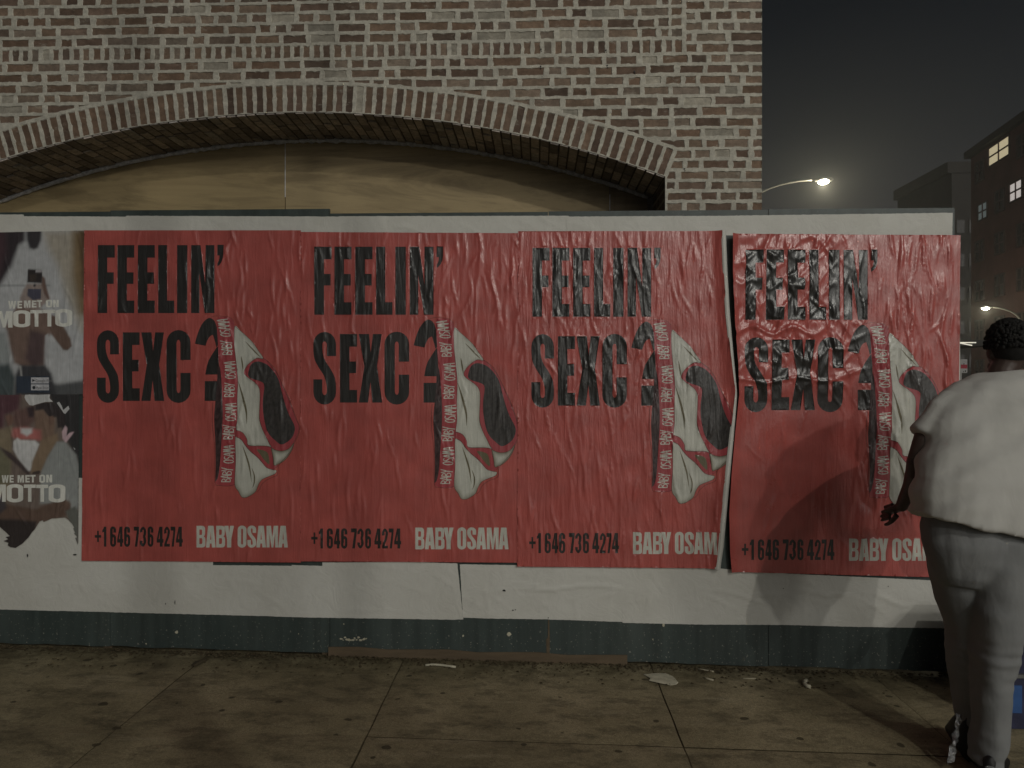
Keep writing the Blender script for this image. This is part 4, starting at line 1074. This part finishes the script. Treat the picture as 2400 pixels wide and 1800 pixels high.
# litter
def scrap(name, pts, mat, label, cat, h=.006, seed=1):
    rg = random.Random(seed); c = sum((Vector(p) for p in pts), Vector()) / len(pts)
    n = len(pts); vs = []; fs = []
    for ring, (k, dz) in enumerate(((1, .002), (.97, h), (.5, h*1.7))):
        for p in pts:
            q = c + (Vector(p) - c) * k; vs.append((q.x, q.y, q.z + dz + rg.uniform(0, h*.5)))
    vs.append((c.x, c.y, c.z + h*1.5))
    for r_ in range(2):
        for i in range(n): fs.append((r_*n+i, r_*n+(i+1) % n, (r_+1)*n+(i+1) % n, (r_+1)*n+i))
    for i in range(n): fs.append((2*n+i, 2*n+(i+1) % n, 3*n))
    o = link(name, mesh(name, vs, fs), mat); return tag(o, label, cat)
gp_ = lambda L: [G(*p) for p in L]
scrap('paper_scrap', gp_([(1508,1586),(1530,1584),(1560,1583),(1578,1590),(1590,1604),(1585,1609),(1572,1611),(1545,1606),(1521,1601),(1524,1595)][::-1]), M['scrap'], 'flattened torn piece of pale paper on the sidewalk below the hoarding', 'litter', .004)
def cylbit(name, pts, r, mat, label, cat='litter'):
    mb = MB(); mb.tube([p + Vector((0, 0, r)) for p in gp_(pts)], r, 8); o = mb.build(name, mat, None, True); return tag(o, label, cat)
cylbit('paper_strip', [(997,1575),(1015,1573),(1034,1574),(1052,1576),(1068,1578)], .006, M['scrap'], 'thin white strip lying on the sidewalk below the middle of the hoarding')
cylbit('cup_rim', [(1890,1596),(1885,1600),(1886,1606),(1893,1611),(1900,1612)], .010, M['scrap'], 'curled white scrap on the sidewalk in front of the poster the person is fixing')
cylbit('wood_splinter', [(1636,1571),(1655,1574),(1673,1577)], .004, M['twig'], 'long pale splinter on the sidewalk right under the hoarding edge')
cylbit('wood_splinter', [(1650,1592),(1660,1595),(1672,1598)], .005, M['twig'], 'short pale splinter beside the flattened paper on the sidewalk')
cylbit('wood_splinter', [(1740,1592),(1756,1592),(1771,1592)], .004, M['twig'], 'pale level splinter on the sidewalk left of the curled scrap')
cylbit('wood_splinter', [(1391,1556),(1398,1556),(1405,1557)], .006, M['twig'], 'small pale chip at the foot of the hoarding by the brown split')
scrap('pink_wad', gp_([(988,1549),(994,1544),(999,1546),(998,1552),(991,1553)][::-1]), simple('pale_pink', (.5,.36,.34), .8), 'small pale pink wad at the foot of the hoarding', 'litter', .012)
scrap('dead_leaf', gp_([(448,1584),(458,1576),(474,1571),(482,1566),(484,1573),(470,1580),(455,1587)][::-1]), simple('dead_leaf', (.07,.055,.03), .9), 'dry dark leaf on the sidewalk at the left slab joint', 'leaf', .006)

# ------------------------------------------------------------------ person seen from behind
pr = empty('person', P(2330, 1790, 3.05)); pr.location.z = gz(pr.location.x)
tag(pr, 'person in a white T-shirt and grey trousers bent towards the poster, seen from behind', 'person')
def ringloft(mb, rows, n=28, cap=True):
    """rows: (left px, right px, py, depth, half thickness[, tilt])"""
    rings = []
    for r_ in rows:
        l, r, py, d, ry = r_[:5]; tilt = r_[5] if len(r_) > 5 else 0
        a = P(l, py, d); b = P(r, py, d); c = (a + b) / 2; rx = (b - a).length / 2
        rg_ = []
        for k in range(n):
            t = 2*math.pi*k/n; ct, st_ = math.cos(t), math.sin(t)
            cx_ = math.copysign(abs(ct) ** .85, ct); cy_ = math.copysign(abs(st_) ** .9, st_)
            rg_.append(c + RGT*(rx*cx_) + FWD*(ry*cy_) + Vector((0, 0, -tilt*cx_)))
        rings.append(rg_)
    vs = [v for r_ in rings for v in r_]; fs = []
    for i in range(len(rings)-1):
        for k in range(n): fs.append((i*n+k, i*n+(k+1) % n, (i+1)*n+(k+1) % n, (i+1)*n+k))
    if cap: fs += [tuple(reversed(range(n))), tuple(range((len(rings)-1)*n, len(rings)*n))]
    fs = [tuple(reversed(f)) for f in fs]
    mb.add(vs, fs)
# trousers
tr = MB()
ringloft(tr, [(2172,2444,1190,3.10,.135),(2166,2446,1235,3.08,.15),(2168,2444,1270,3.07,.155),(2178,2436,1310,3.07,.15),(2190,2424,1345,3.07,.13),(2205,2400,1365,3.07,.10)])
ringloft(tr, [(2172,2300,1260,3.11,.115),(2183,2312,1330,3.11,.12),(2196,2310,1385,3.12,.112),(2212,2304,1430,3.13,.102),(2222,2300,1470,3.14,.094),(2227,2297,1540,3.14,.086),(2234,2294,1610,3.15,.078),(2243,2292,1655,3.15,.072),(2248,2291,1690,3.15,.070)])
ringloft(tr, [(2290,2438,1260,3.03,.125),(2284,2428,1330,3.02,.13),(2283,2408,1390,3.01,.12),(2284,2396,1430,3.0,.112),(2285,2391,1475,3.0,.105),(2286,2378,1540,3.0,.097),(2286,2364,1600,3.0,.088),(2286,2358,1650,3.0,.084),(2286,2358,1700,2.99,.082),(2285,2350,1745,2.98,.082),(2283,2340,1785,2.97,.084)])
def cloth_tr(co):
    f_ = noise.noise(Vector((co.x*9 + co.z*3, co.y*9, co.z*13))) * .007
    f_ += .005 * noise.noise(Vector((co.x*16, co.y*16, co.z*5 + 3)))
    k = math.exp(-((co.z - .42)/.10)**2) + math.exp(-((co.z - .06)/.09)**2)
    f_ += .008 * k * noise.noise(Vector((co.x*8, co.y*8, co.z*34)))
    return f_
remeshed('trousers', tr, .008, M['trousers'], pr, 6, cloth_tr)
# T-shirt
sh = MB()
ringloft(sh, [(2139,2478,1236,3.07,.185,.062),(2141,2480,1192,3.07,.18,.05),(2147,2482,1130,3.08,.175,.03),(2156,2482,1085,3.10,.17,.012),(2164,2482,1040,3.13,.165,.01),(2170,2480,990,3.16,.16,.008),(2186,2472,950,3.19,.145,.006),(2212,2458,918,3.22,.12),(2238,2436,892,3.25,.098),(2275,2408,878,3.27,.075),(2300,2396,871,3.28,.06)])
sh.tube([P(2232,952,3.20), P(2204,970,3.18), P(2183,998,3.17), P(2167,1021,3.17)], [.072, .069, .063, .060], 16)
sh.tube([P(2445,930,3.20), P(2475,960,3.18), P(2495,995,3.17), P(2507,1020,3.17)], [.085, .078, .068, .062], 16)
def cloth_sh(co):
    f_ = .009 * noise.noise(Vector((co.x*7 + co.z*4, co.y*7, co.z*5)))
    f_ += .006 * noise.noise(Vector((co.x*14 - co.z*5, co.y*12, co.z*5 + 3)))
    t = co.x*.8 - co.z*1.6        # slanting drag folds towards the left arm
    f_ += .006 * math.sin(t*34 + 3*noise.noise(co*3)) * max(0, noise.noise(co*4 + Vector((3, 0, 0))) + .45) * 1.4
    return f_
so_ = remeshed('shirt', sh, .008, M['shirt'], pr, 5, cloth_sh)
# body: one skin, mostly inside the clothes
bd = MB()
HC = P(2360, 818, 3.30)
ringloft(bd, [(2215,2410,1240,3.09,.11),(2205,2430,1150,3.09,.11),(2200,2440,1050,3.13,.12),(2200,2450,960,3.18,.115),(2230,2440,915,3.22,.09),(2300,2400,890,3.26,.06)])
bd.tube([P(2345,900,3.27), P(2350,870,3.28), HC + Vector((0, -.02, -.05))], [.062, .056, .056], 14)
bd.ell(HC, .074, .093, .108)
bd.ell(HC + FWD*.088 + Vector((-.01, 0, -.035)), .014, .02, .018, 10, 8)      # nose
bd.ell(HC + FWD*.06 + Vector((0, 0, -.075)), .045, .04, .035, 12, 8)          # jaw
for sg in (-1, 1): bd.ell(HC + RGT*(.076*sg) + Vector((0, 0, -.015)), .012, .022, .032, 10, 8)
EL = P(2147,1085,3.17); WR = P(2112,1188,3.46)
bd.tube([P(2215,955,3.20), P(2190,988,3.18), P(2166,1030,3.17), EL, P(2146,1105,3.20), P(2136,1140,3.31), WR], [.060, .052, .043, .038, .040, .036, .026], 14)
bd.tube([P(2450,945,3.20), P(2480,985,3.18), P(2500,1030,3.17), P(2510,1085,3.18), P(2500,1110,3.22), P(2475,1130,3.33), P(2450,1140,3.44)], [.060, .052, .043, .038, .040, .036, .026], 14)
def hand(w, fdir, side, up):
    fdir = fdir.normalized(); side = side.normalized(); up = up.normalized()
    bd.tube([w - fdir*.02, w + fdir*.03, w + fdir*.085], [(.028,.020), (.040,.017), (.042,.014)], 14)
    for i, (s_, L) in enumerate(((-.033,.066),(-.011,.078),(.011,.074),(.032,.058))):
        b0 = w + fdir*.075 + side*s_; k = L/3
        bd.tube([b0, b0 + fdir*k, b0 + fdir*(2*k) - up*(.006 + .003*i), b0 + fdir*(2.8*k) - up*(.018 + .004*i)], [.0095,.009,.0082,.007], 10)
    b0 = w + fdir*.02 - side*.034
    bd.tube([b0, b0 + fdir*.03 - side*.022, b0 + fdir*.055 - side*.030 - up*.006, b0 + fdir*.078 - side*.030 - up*.012], [.013,.011,.0095,.0075], 10)
hand(WR, (P(2068,1206,3.60) - WR), Vector((.3, .2, .9)), Vector((0, -1, .2)))
WR2 = P(2450,1140,3.44); hand(WR2, Vector((-.3, .8, .1)), Vector((.2, 0, -.9)), Vector((0, -.3, 1)))
bd.tube([P(2245,1270,3.1), P(2255,1480,3.14), P(2268,1690,3.15), P(2268,1740,3.15)], [.060, .042, .034, .034], 14)
bd.tube([P(2350,1270,3.04), P(2336,1480,3.0), P(2320,1700,2.98), P(2318,1728,2.97)], [.065, .045, .036, .036], 14)
remeshed('body', bd, .0055, M['skin'], pr, 2)
# hair
hr = MB(); hr.ell(HC + Vector((0, -.012, .020)), .083, .100, .100, 40, 26)
rg = random.Random(4)
for k in range(900):
    th = rg.uniform(0, 2*math.pi); ph = rg.uniform(0, 1.75)
    d_ = Vector((math.sin(ph)*math.cos(th), math.sin(ph)*math.sin(th), math.cos(ph)))
    c = HC + Vector((0, -.012, .022)) + Vector((d_.x*.086, d_.y*.103, d_.z*.107))
    if d_.y > .45 and d_.z < .35: continue
    hr.ell(c, *( [rg.uniform(.0045, .0105)]*3 ), 6, 5)
hr.build('hair', M['hair'], pr, True)
# shoes
def shoe(heel, toe_dir, w, L, H):
    mb = MB(); t = Vector((toe_dir[0], toe_dir[1], 0)).normalized(); s = Vector((t.y, -t.x, 0)); vs = []; n = 16; rows = 13; fs = []
    for i in range(rows):
        u = i/(rows-1); yy = -.03 + u*L
        hw = w*(.62 + .42*math.sin(math.pi*min(1, (u+.12)/1.12)) ** .8) * (1 if u < .82 else math.sqrt(max(.02, 1-((u-.82)/.19)**2)))
        if i == 0: hw *= .6
        hh = H*(1.0 if u < .30 else max(.40, 1 - (u-.30)*1.15)) * (1 if u < .9 else .8)
        for k in range(n):
            a = 2*math.pi*k/n; zz = max(0, .5 + .5*math.sin(a)); 
            vs.append(heel + t*yy + s*(hw*math.cos(a)*(1 if zz < .6 else .82)) + Vector((0, 0, hh*zz)))
    for i in range(rows-1):
        for k in range(n): fs.append((i*n+k, (i+1)*n+k, (i+1)*n+(k+1) % n, i*n+(k+1) % n))
    fs += [tuple(range(n)), tuple(reversed(range((rows-1)*n, rows*n)))]
    mb.add(vs, fs); mb.build('shoe', M['shoe'], pr, True)
hl = P(2266,1784,3.13); hl.z = gz(hl.x) + .001; shoe(hl, (.30, 1), .046, .29, .19)
hl = P(2322,1792,2.93); hl.z = gz(hl.x) + .001; shoe(hl, (.75, 1), .050, .30, .12)
# crumpled silver ribbon hanging from the left trouser leg
sv = MB(); rg = random.Random(6); pts = [P(2249,1672,3.07), P(2246,1700,3.06), P(2240,1722,3.06), P(2236,1742,3.05), P(2232,1760,3.05), P(2229,1774,3.05), P(2226,1788,3.04)]
path = []
for a, b in zip(pts[:-1], pts[1:]):
    for t in (0, .33, .66): path.append(a.lerp(b, t))
path.append(pts[-1])
vs = []; fs = []
for i, p in enumerate(path):
    w_ = .008 + .006*rg.random() + (.004 if i > 12 else 0)
    for k in (-1, 0, 1): vs.append(p + RGT*(w_*k) + FWD*rg.uniform(-.010, .010) + Vector((0, 0, rg.uniform(-.004, .004))))
for i in range(len(path)-1):
    for k in range(2): q = i*3+k; fs.append((q, q+1, q+4, q+3))
sv.add(vs, fs); o = sv.build('silver_ribbon', M['silver'], pr); o['label'] = 'crumpled shiny silver ribbon hanging beside the left shoe'

# ------------------------------------------------------------------ navy box right of the person
c = P(2352, 1712, 3.42); bxo = empty('storage_box', (c.x, c.y, gz(c.x))); tag(bxo, 'low navy blue box with a bright blue front panel, standing right of the person', 'box')
x0, y0, z0 = c.x, c.y, gz(c.x)
b = MB(); b.box(x0, x0+.75, y0, y0+.42, z0, z0+.235); b.box(x0+.004, x0+.746, y0+.004, y0+.416, z0+.252, z0+.44); b.build('body', M['navy'], bxo)
b = MB(); b.box(x0-.012, x0+.76, y0-.012, y0+.43, z0+.2355, z0+.2515); b.build('rim', M['metal'], bxo)
b = MB(); b.box(x0+.005, x0+.078, y0-.008, y0-.001, z0+.075, z0+.200); b.box(x0+.12, x0+.40, y0-.008, y0-.001, z0+.075, z0+.200); b.build('front_panel', M['blue'], bxo)
b = MB()
for k in range(3): b.box(x0+.002, x0+.748, y0-.004, y0+.003, z0+.285+.05*k, z0+.292+.05*k)
b.box(x0-.006, x0+.756, y0-.006, y0+.426, z0+.4405, z0+.458); b.build('lid', M['navy'], bxo)

# ------------------------------------------------------------------ street lamps
LABELS = ['lit street lamp in the night sky with its arm curving behind the brick corner', 'smaller lit street lamp just above the head of the person',
          'street lamp across the street that lights the hoarding from the front', 'unseen street lamp far across the street, added as frontal fill for the hoarding', 'unseen street lamp across the street on the right, added as fill for the hoarding']
LCAT = 'street lamp'
for i, s in enumerate(LAMP_SETS):
    if 'px' in s:
        H = P(s['px'][0], s['px'][1], s['d']); q = P(s['pole'][0], 900, s['pole'][1]); base = Vector((q.x, q.y, -.30))
    else:
        H = Vector(s['head']); base = Vector((s['pole'][0], s['pole'][1], -.30))
    t = empty('street_lamp', base); tag(t, LABELS[i], LCAT, 'street lamps')
    dirv = Vector((H.x - base.x, H.y - base.y, 0)); L = dirv.length; dirv.normalize()
    topz = H.z - L*.42
    p = MB(); p.tube([base, base + Vector((0,0,1.2)), Vector((base.x, base.y, topz))], [.12, .10, .075], 14)
    p.tube([base, base + Vector((0,0,.5))], [.19, .16], 12); p.build('pole', M['metal'], t, True)
    a = MB(); pts = []
    for k in range(13):
        th = math.pi/2 * k/12; pts.append(Vector((base.x, base.y, topz)) + dirv*(L*.95)*(1-math.cos(th)) + Vector((0,0,(H.z+.06-topz)*math.sin(th))))
    a.tube(pts, [.055 - .0015*k for k in range(13)], 10); a.build('arm', M['metal'], t, True)
    sgn = dirv; sd = Vector((-dirv.y, dirv.x, 0))
    h = MB(); vs = []
    h.tube([H - dirv*.42 + Vector((0,0,.05)), H - dirv*.22 + Vector((0,0,.06)), H + Vector((0,0,.075)), H + dirv*.25 + Vector((0,0,.065)), H + dirv*.36 + Vector((0,0,.05))], [(.06,.045), (.12,.07), (.17,.08), (.14,.065), (.04,.03)], 16)
    h.build('lamp_head', M['metal'], t, True)
    e_ = MB(); e_.ell(H + Vector((0,0,-.02)), .20 if i < 2 else .16, .20 if i < 2 else .16, .085, 18, 10)
    e_.build('lens', M['lens'], t, True)
    ld = bpy.data.lights.new('lamp_light', 'POINT'); ld.energy = s['W']; ld.color = LAMP_COL if i > 1 else (1.0, .90, .62); ld.shadow_soft_size = s['dia']/2
    lo = bpy.data.objects.new('lamp_light', ld); COL.objects.link(lo); lo.location = H + Vector((0, 0, -.115 - s['dia']/2)); lo.parent = t; lo.matrix_parent_inverse = Matrix.Translation(-base)
# slim timber pole behind the camera; its shadow falls down the left of the hoarding
tp = MB(); tp.tube([(1.475, -4.95, -.02), (1.475, -4.95, 3), (1.475, -4.95, 7.2)], [.062, .058, .052], 14)
o = tp.build('utility_pole', M['timber_pole'], None, True); tag(o, 'slim timber pole on the sidewalk opposite the hoarding', 'pole')

# ------------------------------------------------------------------ street beyond the corner
A_ = P(2276, 900, 58); B_ = P(2400, 900, 50); A_.z = B_.z = 0; dv = (B_ - A_).normalized(); nv = Vector((-dv.y, dv.x, 0))
if nv.x > 0: nv = -nv                                    # facing the street (towards -x)
def on(s, z, o=0): return A_ + dv*s + nv*o + Vector((0, 0, z))
TOPZ = 19.2
ap = empty('apartment_building', (A_.x, A_.y, -.3)); tag(ap, 'dark red brick apartment building at the right edge with a few lit windows', 'building')
w = MB(); LEN = 30
w.add([on(0,-.3), on(LEN,-.3), on(LEN,-.3,-14), on(0,-.3,-14), on(0,TOPZ), on(LEN,TOPZ), on(LEN,TOPZ,-14), on(0,TOPZ,-14)], [(0,3,2,1),(4,5,6,7),(0,1,5,4),(1,2,6,5),(2,3,7,6),(3,0,4,7)])
w.build('wall', M['farbrick'], ap)
c_ = MB(); c_.obox(on(LEN/2, TOPZ+.12, .1), dv*(LEN/2+.2), nv*.35, Vector((0,0,.25))); c_.build('cornice', M['farstone'], ap)
lit = {}
def target(px, py):
    u = (px - CX)/FPX; ray = FWD + RGT*u       # where the view ray meets the facade
    # solve CAM.xy + t*ray = A + dv*s
    det = ray.x*(-dv.y) - ray.y*(-dv.x); rx, ry = A_.x - CAM.x, A_.y - CAM.y
    t = (rx*(-dv.y) - ry*(-dv.x))/det; s = (ray.x*ry - ray.y*rx)/det
    return s, CAM.z + t*(CY - py)/FPX
s1 = target(2343, 355); s2 = target(2383, 447); s3 = target(2305, 495)
def window(s, z, wd_, ht, mat, lab=None):
    f_ = MB()
    for ds in (-wd_/2, 0, wd_/2): f_.obox(on(s+ds, z, .06), dv*.05, nv*.05, Vector((0,0,ht/2+.05)))
    for dz in (-ht/2, 0, ht/2): f_.obox(on(s, z+dz, .061), dv*(wd_/2+.05), nv*.048, Vector((0,0,.05)))
    fo_ = f_.build('window', M['farframe'], ap)
    p_ = MB(); p_.obox(on(s, z, .03), dv*(wd_/2), nv*.02, Vector((0,0,ht/2))); pn = p_.build('pane', mat, fo_)
    if lab: fo_['label'] = lab
window(s1[0], s1[1], 3.1, 1.35, M['winlit'], 'yellow lit window'); window(s2[0], s2[1], 1.7, 1.25, M['winlit_w'], 'white lit window'); window(s3[0], s3[1], 1.5, 1.2, M['winfaint'], 'dim bluish window')
for fl in range(6):
    for k in range(9):
        s = 1.6 + 3.2*k; z = 2.6 + 3.0*fl
        if any(abs(s - q[0]) < 2.2 and abs(z - q[1]) < 1.6 for q in (s1, s2, s3)): continue
        window(s, z, 1.4, 1.5, M['windark'])
# a darker block farther down the street
t2 = empty('tower_block', P(2250, 900, 80)); t2.location.z = -.3; tag(t2, 'dim grey block far down the street, just right of the hoarding', 'building')
a = P(2231, 900, 80); b_ = P(2300, 900, 80); zt = CAM.z + 496*80/FPX
w = MB(); w.obox(Vector(((a.x+b_.x)/2, (a.y+b_.y)/2 + 6, zt/2 - .15)), Vector(((b_.x-a.x)/2, 0, 0)), Vector((0, 6, 0)), Vector((0,0,zt/2+.15))); w.build('wall', M['farstone'], t2)
w = MB(); w.obox(Vector(((a.x+b_.x)/2 - .3, (a.y+b_.y)/2 + 6, zt + .55)), Vector(((b_.x-a.x)/2 + .15, 0, 0)), Vector((0, 6.1, 0)), Vector((0,0,.6))); w.build('parapet', M['farstone'], t2)
for k in range(5):
    for j in (0, 1): w = MB(); w.obox(Vector((a.x + .9 + 1.3*j, a.y - .02, 4 + 3.6*k)), Vector((.4,0,0)), Vector((0,.03,0)), Vector((0,0,.7))); w.build('window', M['windark'], t2)
# canopy with a strip light
cn = empty('canopy', P(2262, 900, 34)); cn.location.z = -.3; tag(cn, 'dark street canopy with thin lit strip lights, just past the hoarding end', 'canopy')
a = P(2225, 806, 34); b_ = P(2330, 812, 34)
w = MB(); w.obox((a + b_)/2 + Vector((0, 1.2, .10)), Vector(((b_.x-a.x)/2,0,0)), Vector((0,1.3,0)), Vector((0,0,.14))); w.build('roof', M['frame'], cn)
w = MB(); w.obox(P(2255, 803, 33.8), RGT*.62, FWD*.03, Vector((0,0,.022))); 
q0 = P(2247, 803.5, 33.7); q1 = P(2278, 809.5, 33.7); dd = (q1-q0)/2; w.obox((q0+q1)/2, dd, FWD*.03, Vector((0,0,.022))); w.build('strip_lamp', M['striplight'], cn)
w = MB()
for px in (2228, 2328):
    q = P(px, 806, 34); w.tube([Vector((q.x, q.y, -.3)), Vector((q.x, q.y, q.z))], .06, 10)
w.build('support_post', M['frame'], cn)
# parking sign
sg = P(2259, 858, 25); st_ = empty('parking_sign', (sg.x, sg.y, -.3)); tag(st_, 'small red and white parking sign on a pale post at the hoarding end', 'sign')
w = MB(); w.tube([Vector((sg.x - .09, sg.y + .03, -.3)), Vector((sg.x - .09, sg.y + .03, sg.z + .2))], .035, 10); w.build('post', M['sign_white'], st_)
hw, hh = 8*25/FPX, 16*25/FPX
pl = MB(); pl.obox(sg, RGT*hw, FWD*.006, Vector((0,0,hh))); plo = pl.build('plate', M['sign_white'], st_)
w = MB(); f_ = -FWD*.008
def q4(u0, v0, u1, v1, mb): mb.add([sg + f_ + RGT*(hw*u0) + Vector((0,0,hh*v0)), sg + f_ + RGT*(hw*u1) + Vector((0,0,hh*v0)), sg + f_ + RGT*(hw*u1) + Vector((0,0,hh*v1)), sg + f_ + RGT*(hw*u0) + Vector((0,0,hh*v1))], [(0,1,2,3)])
q4(-.95, -.35, .95, .22, w); w.build('red_band', M['sign_red'], plo)
w = MB(); q4(-.15, .24, .15, .40, w); q4(.25, -.85, .6, -.62, w); q4(-.2, -.9, .0, -.7, w); w.build('mark', M['ink'], plo)
# red shop light far right
rl = P(2394, 868, 40); t = empty('shop_light', (rl.x, rl.y, -.3)); tag(t, 'small red shop light on a post far right behind the shoulder of the person', 'light')
w = MB()
for k in range(3): w.obox(rl + RGT*(.16*k - .12), RGT*.06, FWD*.03, Vector((0,0,.035)))
w.build('lamp', M['redlight'], t)
w = MB(); w.tube([Vector((rl.x+.12, rl.y+.12, -.3)), rl + Vector((.12, .12, -.05))], .05, 8); w.obox(rl + FWD*.06, RGT*.3, FWD*.025, Vector((0,0,.07))); w.build('bracket', M['frame'], t)

# ------------------------------------------------------------------ haze volume, added for lamp glow and lifted blacks
HAZE = .0026
hm = bpy.data.materials.new('haze'); hm.use_nodes = True; ht = hm.node_tree; ht.nodes.clear()
ho = ht.nodes.new('ShaderNodeOutputMaterial'); hv = ht.nodes.new('ShaderNodeVolumePrincipled')
hv.inputs['Color'].default_value = (.92, .93, .95, 1); hv.inputs['Density'].default_value = HAZE; hv.inputs['Anisotropy'].default_value = .55
ht.links.new(hv.outputs[0], ho.inputs['Volume'])
b = MB(); b.box(-45, 70, -40, 110, -1.4, 32); hz_ = b.build('haze', hm); tag(hz_, kind='stuff'); hz_['label'] = 'thin haze added to the street air for a glow around the lamps'
